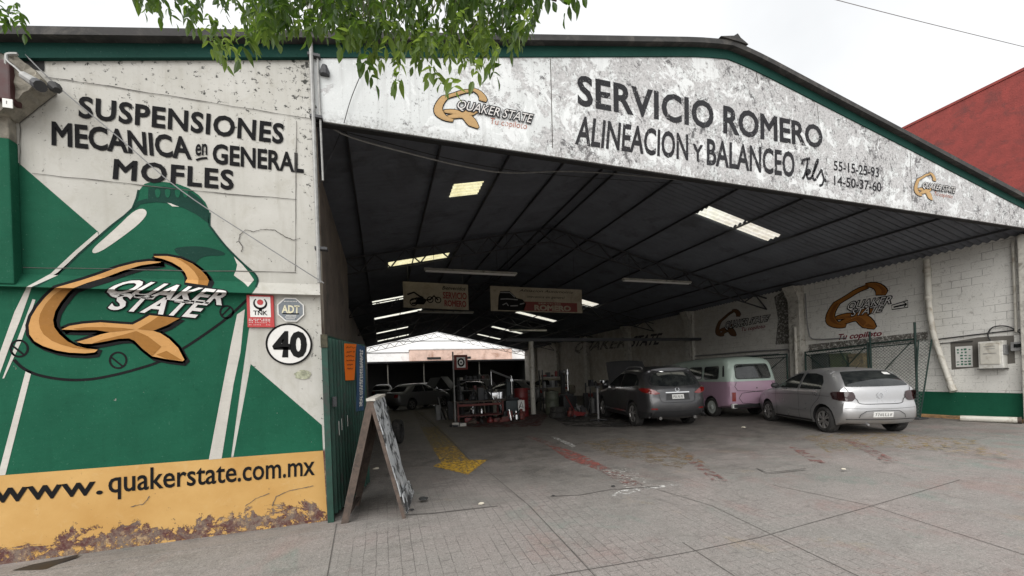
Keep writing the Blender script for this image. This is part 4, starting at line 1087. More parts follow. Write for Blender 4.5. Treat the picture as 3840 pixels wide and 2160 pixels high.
# A-frame board
t = thing('folding_sign', 'battered folding pavement board with a grey scuffed panel standing beside the gate', 'sign board', (-.1, 5.2, 0))
ra, rb = Vector((-.145, 4.84, 1.35)), Vector((-.03, 5.46, 1.38))
la, lb = Vector((-.47, 4.82, -.015)), Vector((-.38, 5.45, 0)); ga, gb = Vector((.175, 4.70, -.01)), Vector((.275, 5.48, 0))
M['oldwood'] = plain('grey_brown_old_wood', (.095, .07, .056), .85, .35, 14, bump=.3, dirt=(.05, .04, .035))
def pv(a, b, u): return a + (b - a) * u
bm = B()
for a_, b_ in ((ra, la), (rb, lb)): bar(bm, a_, b_, .075, .035, (0, 1, 0))
bar(bm, pv(ra, la, .93), pv(rb, lb, .93), .04); obj('wooden_frame', bm, M['oldwood'], t)
for a_, b_ in ((ra, ga), (rb, gb)):
    bm = B(); bar(bm, a_, b_, .04, .03, (0, 1, 0)); obj('leg', bm, M['oldwood'], t)
tt = NT('torn_silver_poster'); p = tt.objc()
v1 = tt.noise(tt.scale(p, (1, 1.2, 1)), 4.5, 6, .7, 1.2); c = tt.mix(tt.ramp(v1, .50, .54), (.50, .52, .53), (.035, .038, .04)); c = tt.mix(tt.ramp(tt.noise(p, 12, 6, .7), .56, .64), c, (.62, .63, .63))
tt.set(Base_Color=c, Roughness=.4); tt.bump(v1, .6, .02); M['poster'] = tt.m
def panel(a0, a1, b0, b1, th, mat, name, wr=.0):
    bm = B(); nn = (a1 - a0).cross(b0 - a0).normalized()
    g_ = [[bm.verts.new(pv(pv(a0, a1, i / 8), pv(b0, b1, i / 8), j / 14) + nn * (wr * math.sin(i * 1.3 + j * .9))) for j in range(15)] for i in range(9)]
    for i in range(8):
        for j in range(14): bm.faces.new((g_[i][j], g_[i + 1][j], g_[i + 1][j + 1], g_[i][j + 1]))
    r = bmesh.ops.extrude_face_region(bm, geom=bm.faces[:])
    for v in [g for g in r['geom'] if isinstance(g, bmesh.types.BMVert)]: v.co += nn * th
    bmesh.ops.recalc_face_normals(bm, faces=bm.faces[:])
    return obj(name, bm, mat, t, smooth=True)
s_ = Vector((.03, 0, .01))
panel(ra + s_, rb + s_, pv(ra, ga, .82) + s_, pv(rb, gb, .86) + s_, .012, M['poster'], 'scuffed_panel', .006)
s_ = Vector((-.03, 0, .0)); panel(ra + s_, rb + s_, pv(ra, la, .86) + s_, pv(rb, lb, .86) + s_, .012, plain('brown_board', (.12, .085, .07), .8, .3, 5, dirt=(.3, .29, .27)), 'brown_panel')
bm = B(); bar(bm, ra + Vector((0, -.03, .02)), rb + Vector((0, .03, .02)), .10, .03); obj('ridge_strip', bm, M['pipewhite'], t)
a_ = pv(ra, ga, .80) + Vector((.045, -.02, 0)); b_ = pv(rb, gb, .80) + Vector((.05, -.15, 0))
bm = B(); vs = [bm.verts.new(p) for p in (a_, b_, b_ + Vector((.06, 0, -.16)), a_ + Vector((.05, .05, -.24)), a_ + Vector((.10, .30, -.20)))]
bm.faces.new((vs[0], vs[3], vs[4], vs[2], vs[1])); r = bmesh.ops.extrude_face_region(bm, geom=bm.faces[:])
for v in [g for g in r['geom'] if isinstance(g, bmesh.types.BMVert)]: v.co += Vector((.01, -.002, .003))
bmesh.ops.recalc_face_normals(bm, faces=bm.faces[:]); obj('torn_flap', bm, M['poster'], t)

# ================================================================== VEHICLES
def carpaint(name, col, metal=.6, rough=.32, dust=.12):
    t = NT(name); p = t.objc(); n1 = t.noise(p, 3, 6, .65); f = t.noise(p, 60, 3, .7)
    c = t.mix(t.ramp(n1, .45, .7, 0, dust), col, (.20, .19, .17))
    c = t.mix(t.ramp(t.sep(p)[2], .55, .2, 0, dust), c, (.12, .11, .10))
    t.set(Base_Color=c, Metallic=metal, Roughness=t.ramp(t.math('ADD', n1, t.math('MULTIPLY', f, .2)), .4, .9, rough, rough + .25))
    t.b.inputs['Coat Weight'].default_value = .5; t.b.inputs['Coat Roughness'].default_value = .12
    return t.m
M['silver'] = carpaint('silver_car_paint', (.47, .47, .475), .7, .25)
M['charcoal'] = carpaint('charcoal_car_paint', (.065, .065, .068), .6, .28)
M['pink'] = carpaint('faded_pink_paint', (.38, .245, .325), 0, .42)
M['mint'] = carpaint('faded_mint_paint', (.37, .45, .40), 0, .42)
M['darkblue'] = carpaint('dark_car_paint', (.03, .032, .036), .3, .3)
M['beige'] = carpaint('beige_car_paint', (.30, .27, .21), 0, .5)
t = NT('tinted_car_glass'); p = t.objc(); n1 = t.noise(p, 5, 5, .6)
t.set(Base_Color=t.mix(t.ramp(n1, .35, .7), (.010, .012, .013), (.035, .038, .036)), Roughness=.06); t.b.inputs['Coat Weight'].default_value = .3; M['glass'] = t.m
M['tyre'] = plain('tyre_rubber', (.022, .021, .020), .85, .3, 12, bump=.2, dirt=(.07, .065, .06))
M['rim'] = plain('dusty_alloy', (.33, .32, .31), .4, .2, 9, metal=.6)
M['rim_dark'] = plain('dark_wheel_well', (.018, .018, .018), .7, .2, 9)
M['rim_steel'] = plain('painted_steel_rim', (.42, .45, .42), .5, .15, 9)
M['blackplastic'] = plain('black_plastic', (.02, .02, .021), .5, .2, 9)
M['lens_dark'] = plain('smoked_lamp_lens', (.030, .012, .012), .12, .3, 14, coat=.6)
M['lens_red'] = plain('red_lamp_lens', (.19, .012, .010), .15, .3, 18, coat=.6)
M['chrome'] = plain('chrome', (.62, .62, .62), .18, .05, 9, metal=1.0)
M['plate'] = plain('number_plate_white', (.62, .62, .60), .5, .1, 30)

def roundcorners(poly, r=.05):
    P = [Vector((p[0], p[1])) for p in poly]; n = len(P); out = []
    for i in range(n):
        a, b, c = P[i - 1], P[i], P[(i + 1) % n]
        da, dc = (a - b), (c - b); ra_ = min(r, da.length * .4); rc_ = min(r, dc.length * .4)
        p0, p1 = b + da.normalized() * ra_, b + dc.normalized() * rc_
        for k in range(4):
            u = k / 3; out.append(p0 * (1 - u) ** 2 + b * 2 * u * (1 - u) + p1 * u * u)
    return [(p.x, p.y) for p in out]
def densify(pts, step=.045, closed=True):
    out = []; n = len(pts)
    for i in range(n if closed else n - 1):
        a, b = Vector((pts[i][0], pts[i][1])), Vector((pts[(i + 1) % n][0], pts[(i + 1) % n][1]))
        k = max(1, int((b - a).length / step))
        out += [tuple(a + (b - a) * (j / k)) for j in range(k)]
    if not closed: out.append((pts[-1][0], pts[-1][1]))
    return out
class Car:
    def __init__(s, name, label, cat, loc, rz, up, axles, ra, sill, W, tumble, belt, r, taper, res=.07, group=None):
        s.root = thing(name, label, cat, loc, rz, group)
        LOC[s.root.name] = Vector()
        s.up = [Vector((p[0], p[1])) for p in up]; s.W, s.tumble, s.belt, s.r, s.taper = W, tumble, belt, r, taper
        s.y0, s.y1 = min(p.x for p in s.up), max(p.x for p in s.up); s.zm = max(p.y for p in s.up)
        s.axles = axles
        lowc = []
        for ya in sorted(axles, reverse=True):
            zc = ra * .93; a0 = math.asin((zc - sill) / ra)
            for k in range(13):
                a = -a0 + (math.pi + 2 * a0) * k / 12
                lowc.append(Vector((ya + ra * math.cos(a), zc + ra * math.sin(a))))
        s.contour = s.up + lowc
    def dist(s, y, z):
        b = 9; p = Vector((y, z))
        for a, c in zip(s.up, s.up[1:]):
            d = c - a; t = max(0, min(1, (p - a).dot(d) / max(d.length_squared, 1e-9))); b = min(b, (p - a - d * t).length)
        return b
    def hw(s, y, z):
        w_ = s.W
        ta, tb, ka, kb = s.taper
        if y < s.y0 + ta: w_ -= ka * ((s.y0 + ta - y) / ta) ** 2
        if y > s.y1 - tb: w_ -= kb * ((y - s.y1 + tb) / tb) ** 2
        if z > s.belt: w_ -= s.tumble * ((z - s.belt) / (s.zm - s.belt)) ** 1.15
        if z < .45: w_ -= .05 * ((.45 - z) / .25) ** 2
        d = s.dist(y, z)
        if d < s.r: w_ -= s.r * (1 - math.sqrt(max(0, 1 - (1 - d / s.r) ** 2)))
        return w_
    def build(s, mats, split=None, crown=.03, res=.07, name='body'):
        bm = B(); ov, fs = cdt([(p.x, p.y) for p in s.contour], (), res)
        nC = len(s.contour); side = {}
        for sg in (-1, 1):
            vs = [bm.verts.new((sg * s.hw(p.x, p.y), p.x, p.y)) for p in ov]; side[sg] = vs
            for f in fs:
                try: bm.faces.new([vs[i] for i in (f if sg > 0 else f[::-1])])
                except ValueError: pass
        # strip over nose, roof and tail; wheel arches and floor below
        nS = 10; rows = []
        idx = {}
        for i, p in enumerate(ov): idx[(round(p.x, 4), round(p.y, 4))] = i
        for k, p in enumerate(s.contour):
            i = idx.get((round(p.x, 4), round(p.y, 4)))
            a = s.contour[(k - 1) % nC]; c = s.contour[(k + 1) % nC]; d = (c - a).normalized(); nn = Vector((-d.y, d.x))
            up = k < len(s.up); h = s.hw(p.x, p.y)
            row = [side[-1][i]]
            for j in range(1, nS):
                u = -1 + 2 * j / nS; o_ = crown * (1 - u * u) if up else 0
                row.append(bm.verts.new((h * u, p.x + nn.x * o_, p.y + nn.y * o_)))
            row.append(side[1][i]); rows.append((row, up))
        dark = []
        for k in range(nC):
            ra_, rb_ = rows[k][0], rows[(k + 1) % nC][0]
            for j in range(nS):
                try:
                    f = bm.faces.new((ra_[j], ra_[j + 1], rb_[j + 1], rb_[j]))
                    if not (rows[k][1] and rows[(k + 1) % nC][1]): f.material_index = len(mats) - 1
                except ValueError: pass
        bmesh.ops.recalc_face_normals(bm, faces=bm.faces[:])
        if split:
            bmesh.ops.bisect_plane(bm, geom=bm.verts[:] + bm.edges[:] + bm.faces[:], plane_co=(0, 0, split), plane_no=(0, 0, 1))
            for f in bm.faces:
                if f.calc_center_median().z > split and f.material_index == 0: f.material_index = 1
        s.bvh = BVHTree.FromBMesh(bm)
        s.body = obj(name, bm, mats, s.root, smooth=True, local=True, ang=38)
        return s.body
    def side_map(s, sg, off): return lambda y, z: Vector((sg * (s.hw(y, z) + off + .003), y, z))
    def rear_map(s, off):
        def f(x, z):
            h = s.bvh.ray_cast(Vector((x, s.y0 - 2, z)), Vector((0, 1, 0)))
            return Vector((x, (h[0].y if h[0] else s.y0) - off - .004, z))
        return f
    def front_map(s, off):
        def f(x, z):
            h = s.bvh.ray_cast(Vector((x, s.y1 + 2, z)), Vector((0, -1, 0)))
            return Vector((x, (h[0].y if h[0] else s.y1) + off, z))
        return f
    def top_map(s, off):
        def f(x, y):
            h = s.bvh.ray_cast(Vector((x, y, 4)), Vector((0, 0, -1)))
            return Vector((x, y, (h[0].z if h[0] else s.zm) + off))
        return f
    def side_panel(s, name, poly, mat, off=.004, sides=(-1, 1), rnd=1, parent=None):
        pl = densify(roundcorners(poly, .035 * rnd) if rnd else poly)
        out = []
        for sg in sides:
            bm = B(); fill(bm, pl, s.side_map(sg, off), grid=.06); bmesh.ops.recalc_face_normals(bm, faces=bm.faces[:]); out.append(obj(name, bm, mat, parent or s.root, smooth=True, local=True))
        return out
    def panel(s, name, poly, mat, mp, rnd=1, grid=.09, parent=None):
        pl = densify(roundcorners(poly, .035 * rnd) if rnd else poly)
        bm = B(); fill(bm, pl, mp, grid=min(grid, .06) or .06); bmesh.ops.recalc_face_normals(bm, faces=bm.faces[:])
        return obj(name, bm, mat, parent or s.root, smooth=True, local=True)
    def line(s, name, pts, mat, mp, wd=.012, closed=False, n=4, parent=None):
        pl = densify([(p.x, p.y) for p in catmull([(a, b, 0) for a, b in pts], n, closed)], .045, closed)
        bm = B(); stroke(bm, pl, wd, mp, closed); bmesh.ops.remove_doubles(bm, verts=bm.verts[:], dist=1e-5)
        return obj(name, bm, mat, parent or s.root, local=True)
    def wheel(s, y, sg, rad, wid, rim, spokes=5, kind='alloy'):
        x = sg * (s.W - .015)
        MX = Matrix.Translation((x, y, rad)) @ Matrix.Rotation(R(90) * sg, 4, 'Y')
        bm = B(); rr = rad * .68
        lathe(bm, [(rr, -wid), (rad * .93, -wid), (rad, -wid * .88), (rad, -wid * .12), (rad * .93, 0), (rad * .80, .012), (rr, -.004)], 36, MX, close=True)
        wh = obj('wheel', bm, M['tyre'], s.root, smooth=True, local=True)
        bm = B()
        if kind == 'alloy':
            lathe(bm, [(rr, -.005), (rr * .93, -.004), (rr * .90, -.03), (rr, -.03)], 36, MX, close=True)
            for k in range(spokes):
                a = 2 * math.pi * k / spokes
                for da in (-.17, .17):
                    p0 = MX @ Vector((rr * .12 * math.cos(a), rr * .12 * math.sin(a), -.012)); p1 = MX @ Vector((rr * .95 * math.cos(a + da), rr * .95 * math.sin(a + da), -.012))
                    bar(bm, p0, p1, .030, .022, (1, 0, 0))
            lathe(bm, [(rr * .24, -.03), (rr * .24, .0), (rr * .12, .006)], 16, MX)
        else:
            lathe(bm, [(rr, -.006), (rr * .86, -.004), (rr * .80, -.05), (rr * .50, -.06), (rr * .46, -.01), (rr * .34, .012), (.02, .02)], 30, MX)
        obj('rim', bm, rim, wh, smooth=True, local=True)
        bm = B(); lathe(bm, [(rr * .98, -.06), (rr * .98, -.05), (.01, -.05)], 24, MX); obj('rim_backing', bm, M['rim_dark'], wh, local=True)  # near-black disc closing the wheel behind the rim
        return wh
    def mirror(s, y, z, mat):
        for sg in (-1, 1):
            bm = B(); bmesh.ops.create_uvsphere(bm, u_segments=14, v_segments=8, radius=1)
            for v in bm.verts: v.co = Vector((sg * (s.hw(y, z) + .13) + v.co.x * .11, y + v.co.y * .06, z + .06 + v.co.z * .075))
            bar(bm, (sg * (s.hw(y, z) - .02), y, z + .01), (sg * (s.hw(y, z) + .10), y, z + .04), .04, .03)
            obj('side_mirror', bm, mat, s.root, smooth=True, local=True)
    def plate_at(s, x0, x1, z0, z1, mp, n=7):
        pl = s.panel('licence_plate', [(x0, z0), (x1, z0), (x1, z1), (x0, z1)], M['plate'], mp, 0, 0)
        bm = B(); w_ = (x1 - x0) / (n + 1); zc = (z0 + z1) / 2; hh = (z1 - z0) * .25
        mp2 = lambda x, z: mp(x, z) + Vector((0, -.004, 0))
        for k in range(n):
            xx = x0 + w_ * (k + .75)
            for st in random.choice(([(0, -1), (0, 1)], [(0, -1), (0, 1), (1, 1)], [(0, 1), (1, 1), (.3, -1)], [(1, 1), (0, 1), (0, 0), (1, 0), (1, -1), (0, -1)])):
                pass
            g_ = random.choice(([(0, -1), (0, 1), (1, -1), (1, 1)], [(1, 1), (0, 1), (0, 0), (1, 0), (1, -1), (0, -1)], [(0, 1), (1, 1), (.3, -1)], [(0, 1), (0, -1), (1, -1)]))
            stroke(bm, [(xx + a * w_ * .5, zc + b * hh) for a, b in g_], .010, mp2)
        bmesh.ops.recalc_face_normals(bm, faces=bm.faces[:]); obj('plate_marks', bm, M['ink'], pl, local=True)
        return pl

# --- silver hatchback, tail towards the street
up = catmull([(-.52, .27), (-.60, .36), (-.635, .52), (-.615, .66), (-.585, .74), (-.565, .95), (-.515, 1.08), (-.33, 1.27), (-.13, 1.41), (.05, 1.455), (.5, 1.50), (.95, 1.50), (1.35, 1.42), (1.75, 1.24), (2.12, 1.03), (2.5, .97), (2.95, .87), (3.18, .74), (3.26, .55), (3.24, .36), (3.10, .22)], 3)
c = Car('hatchback', 'silver five door hatchback with smoked tail lamps parked nearest the doorway', 'car', (10.68, 6.34, 0), R(-24.5), up, (0, 2.47), .355, .21, .83, .24, .98, .10, (.75, 1.0, .10, .16))
c.build([M['silver'], M['blackplastic']], crown=.035)
for y in (0, 2.47):
    for sg in (-1, 1): c.wheel(y, sg, .305, .20, M['rim'], 6)
c.side_panel('window', [(.02, 1.03), (.03, 1.20), (.16, 1.35), (.45, 1.405), (.83, 1.415), (.86, 1.03)], M['glass'], .005)
c.side_panel('window', [(.95, 1.03), (.93, 1.41), (1.15, 1.40), (1.50, 1.27), (1.90, 1.04)], M['glass'], .005)
rm = c.rear_map(.006)
bw = c.panel('rear_window', [(-.64, 1.095), (0, 1.085), (.64, 1.095), (.57, 1.30), (.49, 1.43), (0, 1.445), (-.49, 1.43), (-.57, 1.30)], M['glass'], rm, 1)
c.panel('sticker', [(.33, 1.345), (.47, 1.335), (.46, 1.39), (.33, 1.40)], M['plate'], c.rear_map(.010), 0, 0, parent=bw)
for sg in (-1, 1):
    bm = B(); P = [(.50, .80), (.56, .75), (.83, .75), (.83, .965), (.72, .985), (.52, .965)]
    c.panel('tail_lamp', [(sg * a, b) for a, b in [(.49, .85), (.56, .765), (.735, .765), (.735, .985), (.53, .975)]], M['lens_dark'], c.rear_map(.010), 1, .05)
    c.side_panel('tail_lamp', [(-.60, .77), (-.34, .81), (-.27, .95), (-.36, .985), (-.60, .985)], M['lens_dark'], .008, (sg,))
c.line('hatch_seam', [(-.66, 1.08), (-.60, .95), (-.47, .80), (-.40, .71), (0, .70), (.40, .71), (.47, .80), (.60, .95), (.66, 1.08)], M['blackplastic'], c.rear_map(.004), .012)
c.line('bumper_crease', [(-.76, .62), (-.4, .60), (0, .595), (.4, .60), (.76, .62)], M['blackplastic'], c.rear_map(.003), .006)
c.panel('bumper_recess', [(-.46, .395), (.46, .395), (.32, .535), (-.32, .535)], M['silver'], c.rear_map(.006), 0, .08)
c.line('bumper_recess_edge', [(-.47, .39), (-.33, .545), (.33, .545), (.47, .39)], M['blackplastic'], c.rear_map(.008), .010, n=2)
c.line('bumper_lip', [(-.70, .365), (0, .35), (.70, .365)], M['blackplastic'], c.rear_map(.006), .014)
c.plate_at(-.20, .20, .405, .525, c.rear_map(.014))
bm = B(); cc = c.rear_map(.008)(0, .885)
rm8 = c.rear_map(.010); ring = [(.062 * math.cos(k * math.pi / 12), .885 + .062 * math.sin(k * math.pi / 12)) for k in range(24)]
stroke(bm, ring, .012, rm8, True)
for st in ([(-.034, .93), (0, .885), (.034, .93)], [(-.050, .915), (-.022, .838), (0, .875), (.022, .838), (.050, .915)]): stroke(bm, st, .010, rm8)
bmesh.ops.recalc_face_normals(bm, faces=bm.faces[:]); obj('badge', bm, M['chrome'], c.root, local=True)
for y in (.02, .905):
    c.line('door_seam', ([(.02, 1.02), (.10, .82), (.40, .55), (.42, .26)] if y < .5 else [(.905, 1.42), (.91, 1.0), (.90, .26)]), M['blackplastic'], c.side_map(-1, .003), .010)
c.line('door_seam', [(1.95, 1.03), (1.98, .8), (1.93, .27)], M['blackplastic'], c.side_map(-1, .003), .010)
c.line('body_crease', [(-.25, .87), (.5, .88), (1.4, .87), (2.2, .84)], M['blackplastic'], c.side_map(-1, .002), .006)
c.side_panel('door_moulding', [(.45, .50), (1.9, .49), (1.9, .535), (.45, .545)], M['silver'], .016, (-1, 1), 0)
for y in (.18, 1.02): c.side_panel('door_handle', [(y, .90), (y + .19, .90), (y + .19, .935), (y, .935)], M['silver'], .028)
c.side_panel('sill_skirt', [(.40, .22), (2.07, .22), (2.05, .275), (.42, .275)], M['blackplastic'], .008, (-1, 1), 0)
c.mirror(1.78, 1.03, M['blackplastic'])
bm = B(); tube(bm, [(-.25, -.45, .245), (-.25, -.60, .235)], .024, 10); obj('exhaust_pipe', bm, M['grey'], c.root, local=True)
bm = B(); tube(bm, [(0, .10, 1.48), (0, -.06, 1.62)], .006, 6); obj('aerial', bm, M['blackplastic'], c.root, local=True)

# --- dark crossover with its bonnet up
up = catmull([(-.78, .30), (-.92, .38), (-.985, .55), (-.985, .74), (-.955, .86), (-.93, 1.02), (-.87, 1.16), (-.70, 1.40), (-.52, 1.60), (-.56, 1.66), (-.25, 1.70), (.4, 1.73), (1.05, 1.71), (1.5, 1.60), (1.95, 1.37), (2.3, 1.15), (2.8, 1.08), (3.3, .98), (3.65, .80), (3.74, .58), (3.70, .36), (3.5, .26)], 3)
c = Car('crossover', 'dark grey crossover with red tail lamps and raised bonnet, beside the pink van', 'car', (7.98, 9.98, 0), R(-13), up, (0, 2.82), .41, .27, .935, .25, 1.08, .13, (.9, 1.0, .14, .2))
c.build([M['charcoal'], M['blackplastic']], crown=.05)
for y in (0, 2.82):
    for sg in (-1, 1): c.wheel(y, sg, .365, .23, M['rim'], 5)
c.panel('rear_window', [(-.62, 1.21), (0, 1.17), (.62, 1.21), (.68, 1.30), (.60, 1.46), (.46, 1.57), (-.46, 1.57), (-.60, 1.46), (-.68, 1.30)], M['glass'], c.rear_map(.006), 2)
c.line('window_trim', [(-.20, 1.60), (-.46, 1.585), (-.62, 1.47), (-.70, 1.30), (-.63, 1.20)], M['chrome'], c.rear_map(.009), .022)
for sg in (-1, 1):
    c.panel('tail_lamp', [(sg * a, b) for a, b in [(.48, .985), (.62, .96), (.80, .99), (.80, 1.14), (.66, 1.10)]], M['lens_red'], c.rear_map(.012), 1, .05)
    c.side_panel('tail_lamp', [(-.97, 1.0), (-.70, 1.03), (-.46, 1.13), (-.70, 1.15), (-.97, 1.13)], M['lens_red'], .010, (sg,))
c.panel('plate_recess', [(-.34, .80), (.34, .80), (.31, .985), (-.31, .985)], M['blackplastic'], c.rear_map(.006), 0, .08)
c.plate_at(-.17, .17, .83, .955, c.rear_map(.012))
c.line('tailgate_handle', [(-.34, 1.01), (.34, 1.01)], M['chrome'], c.rear_map(.012), .030, n=3)
c.line('tailgate_seam', [(-.60, 1.15), (-.52, .95), (-.44, .75), (0, .735), (.44, .75), (.52, .95), (.60, 1.15)], M['blackplastic'], c.rear_map(.004), .014)
c.line('badge', [(.055 * math.cos(k * .5236), 1.085 + .05 * math.sin(k * .5236)) for k in range(12)], M['chrome'], c.rear_map(.01), .014, True, 2)
c.side_panel('bumper_valance', [(-.99, .30), (-.44, .30), (-.46, .50), (-.70, .48), (-.99, .47)], M['blackplastic'], .006, (-1, 1), 0)
c.panel('bumper_valance', [(-.70, .33), (.70, .33), (.66, .50), (-.66, .50)], M['blackplastic'], c.rear_map(.006), 0, .1)
for sg in (-1, 1):
    c.panel('reflector', [(sg * .58, .545), (sg * .76, .55), (sg * .75, .585), (sg * .60, .58)], M['lens_red'], c.rear_map(.01), 0, .05)
    bm = B(); tube(bm, [(sg * .50, -.80, .31), (sg * .50, -.97, .30)], .045, 12); obj('exhaust_pipe', bm, M['chrome'], c.root, local=True)
c.side_panel('window', [(-.42, 1.22), (-.35, 1.38), (-.10, 1.52), (.30, 1.58), (.85, 1.595), (.90, 1.16)], M['glass'], .006)
c.side_panel('window', [(.97, 1.16), (.95, 1.59), (1.25, 1.57), (1.6, 1.43), (2.1, 1.16)], M['glass'], .006)
c.line('window_trim', [(-.43, 1.20), (.3, 1.15), (1.2, 1.13), (2.15, 1.14)], M['chrome'], c.side_map(-1, .008), .018)
for pts in ([(.93, 1.6), (.93, 1.1), (.92, .35)], [(-.1, 1.2), (.05, .95), (.44, .6), (.48, .38)], [(2.16, 1.15), (2.2, .9), (2.12, .36)]): c.line('door_seam', pts, M['blackplastic'], c.side_map(-1, .003), .012)
for y in (.25, 1.2): c.side_panel('door_handle', [(y, 1.03), (y + .2, 1.03), (y + .2, 1.065), (y, 1.065)], M['chrome'], .03)
c.side_panel('sill_trim', [(.48, .40), (2.36, .40), (2.34, .455), (.50, .455)], M['chrome'], .014, (-1, 1), 0)
c.side_panel('sill_skirt', [(.46, .28), (2.36, .28), (2.34, .38), (.48, .38)], M['blackplastic'], .010, (-1, 1), 0)
c.mirror(2.0, 1.17, M['charcoal'])
for sg in (-1, 1):
    bm = B(); tube(bm, catmull([(sg * .60, -.1, 1.70), (sg * .61, .1, 1.765), (sg * .61, .9, 1.785), (sg * .60, 1.2, 1.72)], 4), .016, 6); obj('roof_rail', bm, M['grey'], c.root, local=True)
bm = B(); g_ = [[bm.verts.new((x, 2.35 + 1.05 * v * .55, 1.16 + 1.05 * v * .80 + .06 * (1 - (x / .8) ** 2))) for x in [(-.8 + 1.6 * i / 8) * (1 - .12 * v) for i in range(9)]] for v in [k / 6 for k in range(7)]]
for a_, b_ in zip(g_, g_[1:]):
    for i in range(8): bm.faces.new((a_[i], a_[i + 1], b_[i + 1], b_[i]))
r = bmesh.ops.extrude_face_region(bm, geom=bm.faces[:])
for v in [q for q in r['geom'] if isinstance(q, bmesh.types.BMVert)]: v.co += Vector((0, -.03, .02))
bmesh.ops.recalc_face_normals(bm, faces=bm.faces[:]); obj('bonnet', bm, M['charcoal'], c.root, smooth=True, local=True)
bm = B(); box(bm, (-.72, 2.45, .9), (.72, 3.4, 1.17)); obj('engine_bay', bm, M['rim_dark'], c.root, local=True)

# --- pink and mint van
up = catmull([(-.72, .34), (-.90, .38), (-.97, .50), (-.985, .75), (-.98, 1.05), (-.95, 1.25), (-.88, 1.55), (-.80, 1.78), (-.68, 1.90), (-.45, 1.955), (.3, 1.985), (1.5, 1.985), (2.5, 1.95), (2.95, 1.86), (3.15, 1.62), (3.32, 1.25), (3.42, .98), (3.45, .65), (3.40, .42), (3.2, .34)], 3)
c = Car('microbus', 'old two tone microbus, mint above and pink below, parked between the two cars', 'van', (11.55, 10.66, 0), R(-11), up, (0, 2.40), .37, .34, .865, .11, 1.20, .14, (.5, .6, .05, .10))
c.build([M['pink'], M['mint'], M['blackplastic']], split=1.205, crown=.05)
for y in (0, 2.40):
    for sg in (-1, 1): c.wheel(y, sg, .325, .17, M['rim_steel'], 5, 'steel')
c.panel('rear_window', [(-.60, 1.30), (.60, 1.30), (.55, 1.72), (-.55, 1.72)], M['glass'], c.rear_map(.010), 2)
c.line('window_seal', roundcorners([(-.62, 1.28), (.62, 1.28), (.57, 1.74), (-.57, 1.74)], .09), M['blackplastic'], c.rear_map(.006), .03, True, 1)
for x0 in (-.42, .50, 1.42):
    q = [(x0, 1.30), (x0 + .78, 1.30), (x0 + .78, 1.70), (x0 + .02, 1.70)]
    c.side_panel('window', q, M['glass'], .008, (-1, 1), 2)
    for sg in (-1, 1): c.line('window_seal', roundcorners([(a + (.012 if a > x0 + .4 else -.012), b + (.015 if b > 1.5 else -.015)) for a, b in q], .08), M['blackplastic'], c.side_map(sg, .004), .022, True, 1)
c.side_panel('window', [(2.36, 1.30), (2.98, 1.30), (2.86, 1.70), (2.36, 1.70)], M['glass'], .008, (-1, 1), 2)
c.side_panel('air_vent', [(-.72, 1.36), (-.62, 1.36), (-.60, 1.72), (-.66, 1.72)], M['blackplastic'], .006, (-1, 1), 0)
for sg in (-1, 1): c.line('belt_moulding', [(-.9, 1.215), (0, 1.215), (1.6, 1.215), (3.1, 1.215)], M['mint'], c.side_map(sg, .012), .035)
c.line('belt_moulding', [(-.78, 1.215), (0, 1.215), (.78, 1.215)], M['mint'], c.rear_map(.012), .035)
for sg in (-1, 1):
    c.panel('tail_lamp', [(sg * .665, .56), (sg * .765, .56), (sg * .765, .85), (sg * .665, .85)], M['lens_red'], c.rear_map(.012), 0, .06)
c.line('tailgate_seam', [(-.62, 1.17), (-.60, .90), (.60, .90), (.62, 1.17)], M['blackplastic'], c.rear_map(.004), .014, False, 2)
c.line('engine_lid_seam', [(-.46, .82), (.46, .82), (.44, .50), (-.44, .50)], M['blackplastic'], c.rear_map(.004), .016, True, 2)
c.line('engine_lid_rib', [(-.30, .76), (.30, .76), (.29, .56), (-.29, .56)], M['pink'], c.rear_map(.012), .02, True, 2)
c.line('lid_handle', [(.03, .955), (.03, .995)], M['blackplastic'], c.rear_map(.02), .035, n=2)
for sg in (-1, 1):
    c.line('wheel_arch_flare', [(-.47, .36), (-.36, .56), (-.26, .74), (0, .755), (.26, .74), (.36, .56), (.47, .36)], M['pink'], c.side_map(sg, .016), .05)
bm = B(); box(bm, (-.80, -1.10, .36), (.80, -1.02, .47), .02); obj('rear_bumper', bm, M['blackplastic'], c.root, local=True)
bm = B(); box(bm, (-.84, -1.08, .34), (-.66, -.98, .49), .03); obj('bumper_cap', bm, M['plate'], c.root, local=True)
c.side_panel('fuel_flap', [(.42, .98), (.52, .98), (.52, 1.07), (.42, 1.07)], M['mint'], .010, (-1,), 1)
bm = B(); lathe(bm, [(.05, 0), (.08, .03), (.085, .09), (.05, .13), (.03, .18)], 12, Matrix.Translation((.42, -.78, 1.32))); obj('window_ornament', bm, M['plate'], c.root, local=True)

